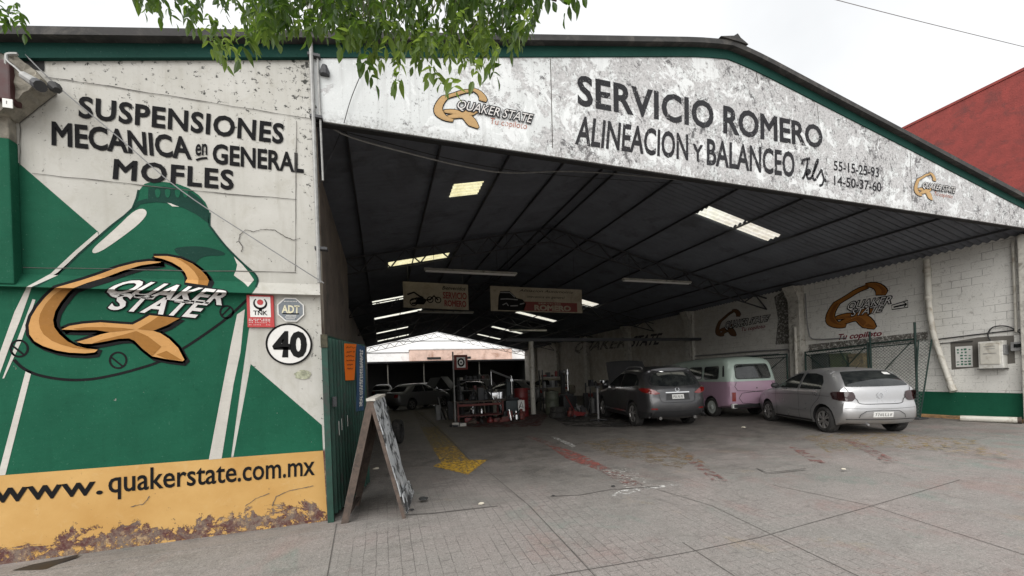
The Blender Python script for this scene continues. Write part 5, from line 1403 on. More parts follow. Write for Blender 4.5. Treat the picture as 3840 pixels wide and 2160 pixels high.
# --- cars deep in the hall
def farcar(name, label, loc, rz, mat, hood=False):
    up = catmull([(-.75, .30), (-.95, .45), (-.98, .75), (-.85, .98), (-.45, 1.02), (.0, 1.34), (.4, 1.45), (1.1, 1.45), (1.6, 1.28), (2.05, 1.02), (2.7, .93), (3.2, .75), (3.3, .5), (3.15, .25)], 2)
    c = Car(name, label, 'car', loc, R(rz), up, (0, 2.5), .36, .23, .84, .24, .98, .1, (.7, .9, .1, .16))
    c.build([mat, M['blackplastic']], res=.12)
    for y in (0, 2.5):
        for sg in (-1, 1): c.wheel(y, sg, .31, .19, M['rim'], 5)
    c.side_panel('window', [(.0, 1.03), (.42, 1.38), (.9, 1.39), (.92, 1.03)], M['glass'], .005)
    c.side_panel('window', [(1.0, 1.03), (.99, 1.39), (1.3, 1.33), (1.85, 1.03)], M['glass'], .005)
    c.panel('rear_window', [(-.6, 1.06), (.6, 1.06), (.48, 1.33), (-.48, 1.33)], M['glass'], c.rear_map(.006), 1)
    for sg in (-1, 1): c.panel('tail_lamp', [(sg * .5, .75), (sg * .72, .75), (sg * .72, .92), (sg * .5, .92)], M['lens_red'], c.rear_map(.01), 0, .06)
    if hood:
        bm = B(); v = [bm.verts.new(p) for p in ((-.7, 2.1, 1.02), (.7, 2.1, 1.02), (.64, 2.75, 1.85), (-.64, 2.75, 1.85))]; bm.faces.new(v)
        r = bmesh.ops.extrude_face_region(bm, geom=bm.faces[:])
        for q in [g for g in r['geom'] if isinstance(g, bmesh.types.BMVert)]: q.co += Vector((0, -.03, .02))
        bmesh.ops.recalc_face_normals(bm, faces=bm.faces[:]); obj('bonnet', bm, mat, c.root, local=True)
    return c
M['fargrey'] = carpaint('dull_grey_car_paint', (.16, .16, .16), .5, .4)
farcar('saloon_car', 'grey saloon standing side on far back at the left of the hall', (1.0, 23.4, 0), -52, M['fargrey'])
farcar('saloon_car', 'dark saloon with its bonnet open behind the grey saloon at the far left', (1.5, 29.5, 0), -60, M['darkblue'], True)
farcar('saloon_car', 'dark saloon with open bonnet beyond the workbench in the middle of the hall', (6.3, 25.5, 0), 60, M['darkblue'], True)
farcar('saloon_car', 'beige saloon against the far right wall behind the white steel post', (11.5, 25.0, 0), 35, M['beige'])
farcar('saloon_car', 'dark saloon facing away in the middle of the hall behind the tyre sign', (3.4, 33.0, 0), 8, M['darkblue'])
farcar('saloon_car', 'grey saloon nosed in behind the red drum at the right of the workbench', (7.6, 20.5, 0), 50, M['fargrey'], True)
farcar('saloon_car', 'dark saloon deep against the left wall of the hall', (-.1, 34.5, 0), -4, M['darkblue'])
farcar('saloon_car', 'black saloon in the dark mouth of the yard shed', (4.6, 43.6, 0), 10, M['darkblue'])

# ================================================================== ALONG THE RIGHT WALL
def DX(x, y, X): return onX(x * 3840 / 2576, y * 3840 / 2576, X)
def DY(x, y, Y): return onY(x * 3840 / 2576, y * 3840 / 2576, Y)
# chain-link gate leaning on the wall
tt = NT('chain_link_mesh'); p = tt.pos(); x, y, z = tt.sep(p)
w1 = tt.math('ABSOLUTE', tt.math('SUBTRACT', tt.math('FRACT', tt.math('MULTIPLY', tt.math('ADD', y, z), 11)), .5)); w2 = tt.math('ABSOLUTE', tt.math('SUBTRACT', tt.math('FRACT', tt.math('MULTIPLY', tt.math('SUBTRACT', y, z), 11)), .5))
tt.set(Base_Color=(.13, .15, .14), Roughness=.6, Metallic=.1); tt.alpha(tt.math('GREATER_THAN', tt.math('MAXIMUM', w1, w2), .43)); M['chainlink'] = tt.m
M['fencegreen'] = plain('dark_green_steel', (.012, .035, .028), .5, .3, 9)
def fence(label, ya, yb, ztop, xs_, diag, posts, grp='chain link panels along the right wall'):
    t = thing('chain_link_panel', label, 'fence', (xs_, ya, 0), 0, grp)
    bm = B(); bm.faces.new([bm.verts.new(q) for q in ((xs_, ya, .05), (xs_, yb, .05), (xs_, yb, ztop[1]), (xs_, ya, ztop[0]))]); obj('wire_mesh', bm, M['chainlink'], t)
    for y_, h in posts:
        bm = B(); tube(bm, [(xs_, y_, 0), (xs_, y_, h)], .03, 8); obj('post', bm, M['fencegreen'], t)
    bm = B(); tube(bm, [(xs_, ya, ztop[0]), (xs_, yb, ztop[1])], .026, 8); tube(bm, [(xs_, ya, ztop[0] - .12), (xs_, yb, ztop[1] - .12)], .018, 6); obj('top_rail', bm, M['fencegreen'], t)
    bm = B(); tube(bm, [(xs_, ya, .12), (xs_, yb, .12)], .02, 8); obj('bottom_rail', bm, M['fencegreen'], t)
    for a_, b_ in diag:
        bm = B(); tube(bm, [(xs_ - .02, *a_), (xs_ - .02, *b_)], .014, 6); obj('brace', bm, M['fencegreen'], t)
    return t
fence('dark green chain link panel nearest the doorway, right of the silver hatchback', 7.22, 8.33, (2.27, 2.24), 14.62, [((7.3, 2.2), (8.3, 1.0))], [(7.22, 2.75), (8.33, 2.62)])
fence('long dark green chain link panel with crossed braces behind the silver hatchback', 8.40, 10.35, (2.22, 2.12), 14.62, [((8.45, 2.15), (9.6, .9)), ((10.3, 2.05), (8.9, .8)), ((9.2, 2.1), (8.5, .6))], [(8.40, 2.3), (10.35, 2.15)])
fence('chain link panel behind the microbus, farthest along the right wall', 10.95, 13.4, (2.1, 2.1), 14.5, [((11, 2.0), (13.3, .3))], [(10.95, 2.12), (13.4, 2.12)])
t = thing('wire_mesh_leaf', 'narrow loose wire mesh leaf leaning beside the last fence post', 'fence', (14.6, 7.0, 0))
a, b = Vector((14.62, 7.14, 2.24)), Vector((14.62, 6.98, 2.22)); c_, d_ = Vector((14.3, 7.14, .02)), Vector((14.3, 6.95, .02))
a, b, c_, d_ = Vector((14.62, 7.15, 2.24)), Vector((14.62, 6.86, 2.22)), Vector((14.25, 7.12, .02)), Vector((14.25, 7.0, .02))
bm = B(); bm.faces.new([bm.verts.new(q) for q in (a, b, d_, c_)]); obj('wire_mesh', bm, M['chainlink'], t)
bm = B(); tube(bm, [c_, a, b, d_], .018, 6); obj('frame', bm, M['fencegreen'], t)
bm = B(); box(bm, (14.05, 6.9, 0), (14.45, 7.25, .04), .01); obj('foot', bm, M['steel'], t)
# things stacked behind the fence
for (y0, y1, x0, h, col, lab) in ((8.6, 9.0, 14.7, 1.95, (.30, .24, .13), 'brown carton standing upright behind the crossed fence braces'), (9.1, 9.6, 14.72, 2.0, (.10, .13, .06), 'dark olive carton behind the long fence panel'), (9.65, 10.2, 14.7, 2.0, (.045, .06, .055), 'dark green cabinet behind the left end of the long fence panel')):
    t = thing('storage_box', lab, 'box', (14.8, (y0 + y1) / 2, 0)); bm = B(); box(bm, (x0, y0, 0), (14.98, y1, h), .02); obj('body', bm, plain('box_paint', col, .8, .3, 5, dirt=(.05, .05, .045)), t)
    bm = B(); box(bm, (x0 - .012, y0 - .01, h - .10), (14.985, y1 + .01, h + .012), .01); obj('lid', bm, plain('box_lid', tuple(v * .8 for v in col), .8, .3, 5), t)
# PVC downpipe bent outward at the bottom
p0, p1 = (14.88, 7.03, 4.52), (14.88, 7.02, 3.42)
M['pvc'] = plain('stained_pvc_pipe', (.56, .54, .48), .5, .12, 5, bump=.1, dirt=(.30, .26, .20))
t = thing('downpipe', 'white plastic downpipe on the right wall, its lower half bent away towards the kerb', 'pipe', p0)
bm = B(); tube(bm, [p0, p1], .075, 12); obj('upper_length', bm, M['pvc'], t, smooth=True)
bm = B(); tube(bm, catmull([p1, (14.88, 7.0, 2.95), (14.88, 6.93, 2.3), (14.88, 6.80, 1.7), (14.84, 6.63, 1.05), (14.80, 6.55, .80)], 4), .068, 12); obj('bent_length', bm, M['pvc'], t, smooth=True)
for z in (3.42, 4.2):
    bm = B(); tube(bm, [(14.88, 7.03, z - .05), (14.88, 7.03, z + .05)], .092, 12); obj('collar', bm, M['pvc'], t, smooth=True)
bm = B(); tube(bm, [(14.83, 6.60, .92), (14.79, 6.53, .76)], [.085, .08], 12); obj('outlet', bm, M['pvc'], t, smooth=True)
t = thing('loose_pipe', 'dirty white pipe lying on the kerb at the foot of the green dado', 'pipe', (14.5, 5.8, 0))
bm = B(); tube(bm, [(14.42, 6.25, .075), (14.68, 5.36, .085)], .075, 14); obj('pipe', bm, M['pvc'], t, smooth=True)
bm = B(); tube(bm, [(14.66, 5.42, .084), (14.70, 5.30, .086)], [.05, .085], 14); obj('broken_end', bm, M['oldwood'], t, smooth=True)
# wall conduits
for nm, lab, pts, rd, mt in (('wall_conduit', 'pale conduit running down the wall beside the front corner', [(14.93, 5.42, 4.5), (14.93, 5.42, 2.25)], .028, 'pvc'),
    ('wall_conduit', 'grey conduit dropping beside the emblem and turning along the wall above the fence', [(14.94, 10.50, 4.3), (14.94, 10.45, 2.75), (14.94, 10.25, 2.55), (14.94, 9.2, 2.52)], .022, 'grey'),
    ('wall_conduit', 'long horizontal conduit low on the wall behind the microbus', [(14.92, 16.0, 2.35), (14.92, 11.3, 2.33), (14.92, 11.1, 2.2), (14.92, 11.05, 1.6)], .03, 'grey'),
    ('wall_conduit', 'second horizontal conduit beneath the long one behind the microbus', [(14.92, 16.0, 2.18), (14.92, 11.6, 2.15)], .025, 'grey'),
    ('wall_conduit', 'twin white conduit running up beside the second wall pilaster', [(14.72, 15.9, .2), (14.72, 15.9, 4.4)], .045, 'pvc'),
    ('wall_conduit', 'white conduit on the face of the pilaster left of the large emblem', [(14.66, 10.72, 1.2), (14.66, 10.72, 3.1)], .05, 'pvc'),
    ('wall_conduit', 'thin dark conduit along the wall leading to the white meter box', [(14.97, 6.95, 2.22), (14.97, 5.9, 2.28), (14.97, 5.3, 2.30)], .016, 'cable'),
    ('wall_conduit', 'thin lower conduit between downpipe and the poster board', [(14.97, 6.9, 2.10), (14.97, 6.2, 2.10)], .012, 'cable')):
    bm = B(); tube(bm, smoothline(pts, 1), rd, 8); o = obj(nm, bm, M[mt], smooth=True); tag(o, lab, 'conduit', 'conduits on the right wall')
# meter box, poster, small grey switch box, cable loop
t = thing('meter_box', 'white electricity meter box on the bare cement patch at the right edge', 'meter box', (15, 5.8, 1.35))
bm = B(); box(bm, (14.78, 5.60, 1.36), (14.995, 6.03, 2.06), .012); obj('cabinet', bm, plain('white_meter_paint', (.62, .61, .57), .5, .1, 7, dirt=(.40, .38, .33)), t)
bm = B(); box(bm, (14.755, 5.64, 1.47), (14.778, 5.99, 2.02), .01); obj('door', bm, M['pvc'], t)
bm = B()
for z, a_, b_ in ((1.92, 5.72, 5.92), (1.86, 5.72, 5.88), (1.74, 5.70, 5.93), (1.735, 5.86, 5.93)): box(bm, (14.751, a_, z), (14.754, b_, z + .012))
obj('printed_marks', bm, M['grey'], t)
bm = B(); box(bm, (14.75, 5.58, 1.345), (14.995, 6.05, 1.359)); obj('drip_edge', bm, M['rooftrim'], t)
bm = B(); box(bm, (14.79, 5.575, 1.70), (14.99, 5.599, 1.95), .006); obj('hinge', bm, M['grey'], t)
t = thing('switch_box', 'small grey switch box to the right of the white meter box', 'switch box', (15, 5.4, 1.8))
bm = B(); box(bm, (14.86, 5.24, 1.78), (14.995, 5.50, 2.0), .012); obj('case', bm, M['grey'], t)
bm = B(); box(bm, (14.848, 5.30, 1.86), (14.858, 5.44, 1.95), .004); obj('window', bm, M['glass'], t)
wire('cable', [(14.93, 5.86, 2.08), (14.93, 5.90, 2.25), (14.93, 5.80, 2.42), (14.93, 5.55, 2.40), (14.93, 5.33, 2.18), (14.93, 5.28, 2.0)], .016, 'black cable looping from the meter box over to the switch box')
t = thing('notice_board', 'white notice sheet with rows of green marks left of the meter box', 'poster', (15, 6.4, 1.4))
bm = B(); box(bm, (14.975, 6.22, 1.42), (14.99, 6.545, 1.98)); obj('sheet', bm, M['sign_white'], t)
M['greenink'] = plain('green_print', (.05, .16, .10), .6, .3, 9)
bm = B()
for i in range(4):
    for j in range(6):
        if random.random() < .8: box(bm, (14.970, 6.25 + i * .075, 1.47 + j * .08), (14.974, 6.25 + i * .075 + random.uniform(.03, .055), 1.47 + j * .08 + random.uniform(.02, .05)))
obj('printed_rows', bm, M['greenink'], t)

# ================================================================== HUNG IN THE HALL
t = thing('welcome_board', 'hanging cream board with red SERVICIO ROMERO lettering and a motorcycle drawing', 'sign', (1.9, 14, 4.1))
M['creamboard'] = plain('aged_cream_board', (.33, .285, .21), .7, .2, 4, dirt=(.23, .19, .13)); M['redink'] = plain('dark_red_ink', (.22, .025, .02), .6, .15, 8)
def hangboard(t, x0, x1, zl0, zl1, zr0, zr1, y):
    bm = B(); prism(bm, [(x0, zl0), (x1, zr0), (x1, zr1), (x0, zl1)], y, y + .03, 'Y'); obj('board', bm, M['creamboard'], t)
    for u in (.08, .92):
        xx = x0 + (x1 - x0) * u; bm = B(); tube(bm, [(xx, y + .02, zl1), (xx, y + .02, zr(xx) - .05)], .006, 5); obj('hanger', bm, M['cable'], t)
A_ = DY(1013, 708, 14); B_ = DY(1177, 716, 14); C_ = DY(1177, 780, 14); E_ = DY(1016, 773, 14)
hangboard(t, A_.x, B_.x, E_.z, A_.z, C_.z, B_.z, 14)
mp = lambda x, z: Vector((x, 13.995, z))
def bq(u0, u1, v0, v1): 
    w_ = B_.x - A_.x; f = lambda u, v: (A_.x + w_ * u, (E_.z * (1 - u) + C_.z * u) * (1 - v) + (A_.z * (1 - u) + B_.z * u) * v)
    return [f(u0, v0), f(u1, v0), f(u1, v1), f(u0, v1)]
for s_, q, m_, sh, bo in (('Bienvenidos', bq(.59, .96, .76, .90), 'ink', .35, .015), ('SERVICIO', bq(.60, .97, .42, .66), 'redink', 0, .03), ('ROMERO', bq(.62, .96, .12, .34), 'redink', 0, .04)):
    bm = lettering(s_, q, mp, bold=bo, shear=sh); obj('lettering', fix(bm), M[m_], t)
bm = B(); f = lambda u, v: tuple(bq(u, u, v, v)[0])
for cu_, cv_, r_ in ((.15, .22, .055), (.40, .34, .045), (.52, .34, .045)): stroke(bm, [(f(cu_, cv_)[0] + r_ * 2.2 * math.cos(k * .4), f(cu_, cv_)[1] + r_ * 2.2 * math.sin(k * .4)) for k in range(16)], .035, mp, True)
for pl in ([(.10, .28), (.2, .38), (.33, .32), (.40, .34), (.46, .5), (.52, .34)], [(.12, .16), (.22, .2), (.30, .18), (.33, .30)], [(.06, .5), (.16, .60), (.24, .46), (.30, .40)]): stroke(bm, [f(*q) for q in pl], .06, mp)
fill(bm, [f(.16, .14), f(.30, .14), f(.32, .38), (f(.22, .42))], mp)
obj('drawing', fix(bm), M['ink'], t)
t = thing('service_board', 'wide hanging cream board with a dark car picture and a red ROMERO panel', 'sign', (5.7, 14, 4.1))
A_ = DY(1233, 719, 14); B_ = DY(1463, 729, 14); C_ = DY(1466, 788, 14); E_ = DY(1236, 782, 14)
hangboard(t, A_.x, B_.x, E_.z, A_.z, C_.z, B_.z, 14)
M['redpanel'] = plain('dull_red_panel', (.17, .03, .025), .7, .2, 5)
bm = B(); fill(bm, bq(.34, .94, .04, .42), mp); obj('red_panel', fix(bm), M['redpanel'], t)
mp2 = lambda x, z: Vector((x, 13.990, z))
for s_, q, m_, sh, bo in (('ROMERO', bq(.46, .86, .08, .28), 'creamboard', 0, .05), ('Afinacion Automotriz', bq(.30, .90, .82, .92), 'ink', .25, .0), ('mecanica en general', bq(.38, .80, .58, .68), 'ink', .25, .0), ('SERVICIO', bq(.50, .75, .33, .39), 'creamboard', 0, .02)):
    bm = lettering(s_, q, mp2, bold=bo, shear=sh); obj('lettering', fix(bm), M[m_], t)
bm = B(); fill(bm, [tuple(bq(u, u, v, v)[0]) for u, v in ((.07, .04), (.34, .04), (.37, .34), (.33, .50), (.27, .55), (.20, .82), (.10, .80), (.08, .55))], mp); obj('car_picture', fix(bm), M['ink'], t)
bm = B()
for pl in ([(.10, .48), (.17, .50), (.28, .48)], [(.10, .75), (.20, .76), (.25, .58)], [(.12, .25), (.16, .33), (.18, .22)], [(.20, .22), (.28, .24)], [(.30, .3), (.35, .35)]): stroke(bm, [tuple(bq(*(q[0], q[0], q[1], q[1]))[0]) for q in pl], .04, mp2)
obj('picture_highlight', fix(bm), M['grey'], t)
LAMPS = [(1.28, 4.2, 12.0, 'unlit twin tube lamp hanging nearest the doorway on the left of the hall'), (8.15, 11.1, 12.0, 'unlit twin tube lamp hanging nearest the doorway on the right of the hall'), (1.66, 4.38, 19.2, 'unlit tube lamp hanging just below the welcome board'), (8.4, 11.2, 26.0, 'unlit tube lamp deep on the right of the hall')]
for i, (x0, x1, y, lab) in enumerate(LAMPS):
    t = thing('tube_lamp', lab, 'lamp', ((x0 + x1) / 2, y, 4.9), 0, 'unlit tube lamps hung in the hall')
    bm = B(); prism(bm, [(y - .08, 4.90), (y + .08, 4.90), (y + .04, 4.96), (y - .04, 4.96)], x0, x1, 'X'); obj('reflector', bm, M['pipewhite'], t)
    for k, dy_ in enumerate((-.05, .05)):
        bm = B(); tube(bm, [(x0 + .04, y + dy_, 4.872), (x1 - .04, y + dy_, 4.872)], .019, 8); obj('tube', bm, M['sign_white'], t)
    for u in (.1, .9):
        xx = x0 + (x1 - x0) * u; bm = B(); tube(bm, [(xx, y, 4.96), (xx, y, zr(xx) - .1)], .006, 5); obj('hanger', bm, M['cable'], t)
# ================================================================== WORK AREA IN THE MIDDLE
t = thing('steel_portal', 'white steel post carrying a dark cross beam over to the right wall', 'frame', (6.02, 15.7, 0))
bm = B(); tube(bm, [(6.02, 15.7, .02), (6.02, 15.7, 3.1)], .105, 14); obj('post', bm, M['pvc'], t, smooth=True)
bm = B(); box(bm, (4.9, 15.62, 3.101), (14.99, 15.78, 3.23)); obj('beam', bm, M['steel'], t)
bm = B(); box(bm, (5.84, 15.52, 0), (6.2, 15.88, .02)); obj('base_plate', bm, M['steel'], t)
t = thing('tyre_sign', 'square dark sign with a white tyre emblem on a thin steel pole', 'sign', (2.3, 13.5, 0))
bm = B(); tube(bm, [(2.30, 13.5, 0), (2.30, 13.5, 2.55)], .028, 8); obj('pole', bm, M['galv'], t)
bm = B(); box(bm, (2.335, 13.48, 1.93), (2.80, 13.52, 2.44), .008); obj('plate', bm, M['redpanel'], t)
bm = B(); fill(bm, [(2.42, 2.0), (2.72, 2.0), (2.72, 2.36), (2.42, 2.36)], lambda x, z: Vector((x, 13.477, z))); obj('white_square', fix(bm), M['sign_white'], t)
bm = B(); stroke(bm, [(2.57 + .10 * math.cos(k * .35), 2.18 + .12 * math.sin(k * .35)) for k in range(18)], .055, lambda x, z: Vector((x, 13.473, z)), True); fill(bm, [(2.57 + .03 * math.cos(k * .7), 2.18 + .035 * math.sin(k * .7)) for k in range(9)], lambda x, z: Vector((x, 13.473, z))); obj('tyre_emblem', fix(bm), M['ink'], t)
bm = B(); lathe(bm, [(.22, 0), (.2, .05), (.05, .07)], 16, Matrix.Translation((2.30, 13.5, 0))); obj('base', bm, M['steel'], t)
M['drumred'] = plain('oil_drum_red', (.17, .018, .018), .45, .3, 6, dirt=(.06, .02, .02))
def drum(name, label, x, y, mat, r_=.29, h=.90):
    t = thing(name, label, 'drum', (x, y, 0)); bm = B()
    lathe(bm, [(r_, 0), (r_, .03), (r_ * .975, .05), (r_ * .975, h * .32), (r_ * 1.02, h * .345), (r_ * .975, h * .37), (r_ * .975, h * .64), (r_ * 1.02, h * .665), (r_ * .975, h * .69), (r_ * .975, h - .05), (r_, h - .02), (r_, h), (r_ * .94, h), (r_ * .94, h - .02)], 28, Matrix.Translation((x, y, 0)))
    obj('body', bm, mat, t, smooth=True)
    bm = B(); tube(bm, [(x + r_ * .5, y - .05, h - .02), (x + r_ * .5, y - .05, h + .015)], .03, 10); obj('bung', bm, M['steel'], t)
    return t
t = drum('oil_drum', 'tall red oil drum standing left of the white steel post', 5.35, 15.3, M['drumred'], .30, 1.15)
bm = B()
for k in range(2): box(bm, (5.16 + k * .06, 15.3 - .303, .62), (5.19 + k * .06, 15.3 - .300, .72))
obj('label_mark', bm, M['sign_white'], t)
drum('waste_bin', 'grey green drum bin standing right of the white steel post', 6.72, 15.3, plain('grey_green_bin', (.085, .095, .07), .6, .3, 6, dirt=(.04, .04, .035)), .29, .95)
# workbench
t = thing('workbench', 'low red steel workbench littered with metal parts left of the red drum', 'workbench', (3.4, 14.6, 0))
M['benchred'] = plain('chipped_red_bench_paint', (.16, .035, .028), .6, .3, 8, dirt=(.05, .03, .025))
for xx in (2.55, 4.25):
    for yy in (14.3, 15.0):
        bm = B(); box(bm, (xx - .03, yy - .03, 0), (xx + .03, yy + .03, .74)); obj('leg', bm, M['benchred'], t)
bm = B(); box(bm, (2.45, 14.22, .741), (4.35, 15.1, .79), .006); obj('top', bm, M['oldwood'], t)
bm = B(); box(bm, (2.56, 14.28, .22), (4.24, 15.02, .25)); obj('shelf', bm, M['benchred'], t)
bm = B(); box(bm, (2.59, 14.27, .60), (4.21, 14.31, .68)); obj('front_rail', bm, M['benchred'], t)
rnd = random.Random(3)
def junk(name, label, cat, x, y, z, s_, mats, n, group=None):
    t = thing(name, label, cat, (x, y, z), 0, group)
    for k in range(n):
        bm = B(); kind = rnd.choice('btl'); q = Vector((x + rnd.uniform(-1, 1) * s_[0], y + rnd.uniform(-1, 1) * s_[1], z))
        h = s_[2] * rnd.uniform(.35, 1)
        if kind == 'b': box(bm, (q.x - .09, q.y - .07, q.z), (q.x + .09 + rnd.uniform(0, .08), q.y + .07, q.z + h), .012)
        elif kind == 't': tube(bm, [q + Vector((0, 0, .0)), q + Vector((rnd.uniform(-.2, .2), rnd.uniform(-.1, .1), h))], .028, 8)
        else: lathe(bm, [(.10, 0), (.13, .04), (.12, h * .6), (.06, h * .7), (.05, h)], 14, Matrix.Translation(q))
        obj('metal_part', bm, M[rnd.choice(mats)], t, smooth=True)
    return t
junk('engine_parts', 'heap of dark and bright engine parts on the red workbench', 'car parts', 3.3, 14.65, .792, (.7, .3, .5), ['steel', 'grey', 'chrome', 'blackplastic', 'steel'], 16)
# tyre changer: cabinet, turntable, column, arm
def tyre_changer(name, label, x, y, mat, hgt):
    t = thing(name, label, 'machine', (x, y, 0))
    bm = B(); box(bm, (x - .32, y - .35, 0), (x + .32, y + .35, .72), .04); obj('cabinet', bm, mat, t, smooth=True)
    bm = B(); lathe(bm, [(.30, .721), (.32, .76), (.30, .80), (.12, .82), (.10, .90)], 20, Matrix.Translation((x, y, 0))); obj('turntable', bm, M['steel'], t, smooth=True)
    bm = B(); box(bm, (x - .08, y + .24, .721), (x + .08, y + .42, hgt), .015); obj('column', bm, mat, t)
    bm = B(); bar(bm, (x, y + .3, hgt - .08), (x, y - .18, hgt - .05), .09, .09); tube(bm, [(x, y - .16, hgt + .12), (x, y - .16, .95)], .03, 8); obj('arm', bm, M['chrome'], t)
    bm = B(); box(bm, (x - .30, y - .42, .04), (x + .30, y - .352, .10), .01); obj('pedal', bm, M['grey'], t)
    return t
tyre_changer('tyre_changer', 'dark tyre changing machine with a bright arm between workbench and red drum', 4.72, 14.7, plain('teal_black_machine_paint', (.03, .045, .048), .5, .3, 6), 1.55)
tyre_changer('tyre_changer', 'tall black tyre machine standing right of the grey bin', 7.55, 15.6, M['blackplastic'], 1.75)
t = thing('paper_notice', 'white sheet with a black mark leaning by the red drum', 'sign', (4.98, 14.3, 0)); bm = B(); box(bm, (4.86, 14.28, .30), (5.12, 14.30, .72)); obj('sheet', bm, M['sign_white'], t)
bm = B(); stroke(bm, [(4.90, .42), (5.0, .66), (5.06, .42), (4.92, .52)], .035, lambda x, z: Vector((x, 14.277, z))); obj('black_mark', fix(bm), M['ink'], t)
junk('engine_parts', 'tangle of hoses and engine parts piled before the tyre machine', 'car parts', 4.6, 14.15, 0, (.35, .1, .45), ['steel', 'grey', 'blackplastic', 'chrome', 'benchred'], 14)
junk('engine_parts', 'low pile of red and brown scrap on the floor before the workbench', 'car parts', 3.6, 13.9, 0, (.8, .12, .22), ['benchred', 'steel', 'oldwood', 'drumred'], 16)
junk('engine_parts', 'small heap of scrap at the foot of the tyre sign pole', 'car parts', 2.45, 13.35, 0, (.22, .1, .18), ['steel', 'oldwood', 'pipewhite'], 7)
junk('engine_parts', 'scattered tools and parts on the floor left of the crossover', 'car parts', 7.2, 14.2, 0, (.5, .3, .35), ['steel', 'benchred', 'grey', 'oldwood'], 12)
decal('oil_stain', [(880, 260), (1250, 190), (1560, 230), (1500, 320), (1100, 330), (900, 320)], C8, floorpaint('dark_red_spill', (.10, .018, .016), .52, 4), floor, fl, .004)
decal('oil_stain', [(1500, 200), (2150, 190), (2200, 330), (1700, 320)], C8, M['fp_dark'], floor, fl, .004)
def rack(label, x, y, w_, h, seed):
    t = thing('parts_rack', label, 'shelf', (x, y, 0)); q = random.Random(seed)
    for xx in (x, x + w_):
        for yy in (y, y + .4):
            bm = B(); box(bm, (xx - .02, yy - .02, 0), (xx + .02, yy + .02, h)); obj('upright', bm, M['steel'], t)
    z = .12
    while z < h - .1:
        bm = B(); box(bm, (x + .021, y - .02, z), (x + w_ - .021, y + .42, z + .025)); obj('shelf', bm, M['grey'], t)
        for k in range(int(w_ / .2)):
            bm = B(); hh = q.uniform(.08, .30); xx = x + .06 + k * .2
            if q.random() < .5: box(bm, (xx, y + .02, z + .026), (xx + q.uniform(.1, .17), y + .3, z + .026 + hh), .01)
            else: lathe(bm, [(.05, 0), (.07, .02), (.07, hh * .7), (.03, hh)], 12, Matrix.Translation((xx + .08, y + .12, z + .026)))
            obj('stored_part', bm, M[q.choice(['steel', 'grey', 'blackplastic', 'chrome', 'oldwood', 'drumred', 'pipewhite'])], t, smooth=True)
        z += .48
    return t
rack('dark steel rack crammed with parts behind the workbench', 3.2, 17.4, 1.5, 1.7, 4)
rack('tall parts rack against the beam between grey bin and black tyre machine', 6.95, 16.8, 1.3, 1.9, 9)
rack('low parts rack left of the raised bonnet of the crossover', 8.6, 15.4, 1.2, 1.25, 14)
t = thing('engine_hoist', 'black engine hoist with a slanting boom behind the red drum', 'hoist', (5.6, 17.2, 0))
bm = B(); bar(bm, (5.6, 17.2, .05), (5.6, 17.2, 1.6), .10); obj('mast', bm, M['blackplastic'], t)
bm = B(); bar(bm, (5.6, 17.2, 1.55), (4.5, 16.8, 1.95), .08); obj('boom', bm, M['grey'], t)
for d_ in (-.4, .4):
    bm = B(); bar(bm, (5.6, 17.2 + d_ * .3, .06), (4.5, 16.9 + d_, .05), .07); obj('leg', bm, M['blackplastic'], t)
bm = B(); tube(bm, [(4.52, 16.8, 1.93), (4.52, 16.8, 1.3)], .015, 6); obj('chain', bm, M['chrome'], t)
t = thing('tool_cabinet', 'red tool cabinet with steel drawer fronts behind the white steel post', 'cabinet', (6.35, 17.9, 0))
bm = B(); box(bm, (6.0, 17.8, .08), (6.75, 18.3, 1.05), .01); obj('carcass', bm, M['drumred'], t)
for k in range(5):
    bm = B(); box(bm, (6.04, 17.78, .14 + k * .175), (6.71, 17.798, .29 + k * .175), .004); obj('drawer', bm, M['grey'], t)
junk('engine_parts', 'pile of dark panels and bright trim on the floor behind the workbench', 'car parts', 3.0, 16.2, 0, (1.0, .3, 1.0), ['blackplastic', 'steel', 'chrome', 'grey'], 16)
junk('engine_parts', 'jumble of exhaust pipes and brackets between workbench and tyre machine', 'car parts', 4.4, 15.9, 0, (.5, .2, 1.3), ['steel', 'chrome', 'blackplastic', 'grey', 'pipewhite'], 16)
junk('engine_parts', 'dark heap of parts against the beam left of the crossover bonnet', 'car parts', 8.0, 14.6, 0, (.6, .3, .9), ['blackplastic', 'steel', 'steel', 'grey'], 14)
# floor jack, stand, wheels
t = thing('floor_jack', 'red trolley jack on the floor left of the crossover', 'jack', (7.0, 13.6, 0))
bm = B(); prism(bm, [(6.75, .05), (7.35, .05), (7.30, .16), (6.85, .24)], 13.5, 13.7, 'Y'); obj('chassis', bm, M['drumred'], t)
bm = B(); tube(bm, [(6.9, 13.6, .2), (6.45, 13.4, .85)], .022, 8); obj('handle', bm, M['drumred'], t)
for xx in (6.82, 7.3):
    bm = B(); tube(bm, [(xx, 13.45, .055), (xx, 13.75, .055)], .054, 12); obj('wheel', bm, M['steel'], t)
t = thing('stand_pole', 'grey upright service stand on a splayed foot by the crossover front wheel', 'stand', (6.95, 11.95, 0))
bm = B(); tube(bm, [(6.95, 11.95, .04), (6.95, 11.95, 1.12)], .035, 10); obj('pole', bm, M['grey'], t)
for a_ in (0, 2.1, 4.2):
    bm = B(); bar(bm, (6.95, 11.95, .06), (6.95 + .32 * math.cos(a_), 11.95 + .32 * math.sin(a_), .02), .05, .03); obj('foot', bm, M['steel'], t)
bm = B(); box(bm, (6.88, 11.88, 1.121), (7.02, 12.02, 1.20), .015); obj('head', bm, M['steel'], t)
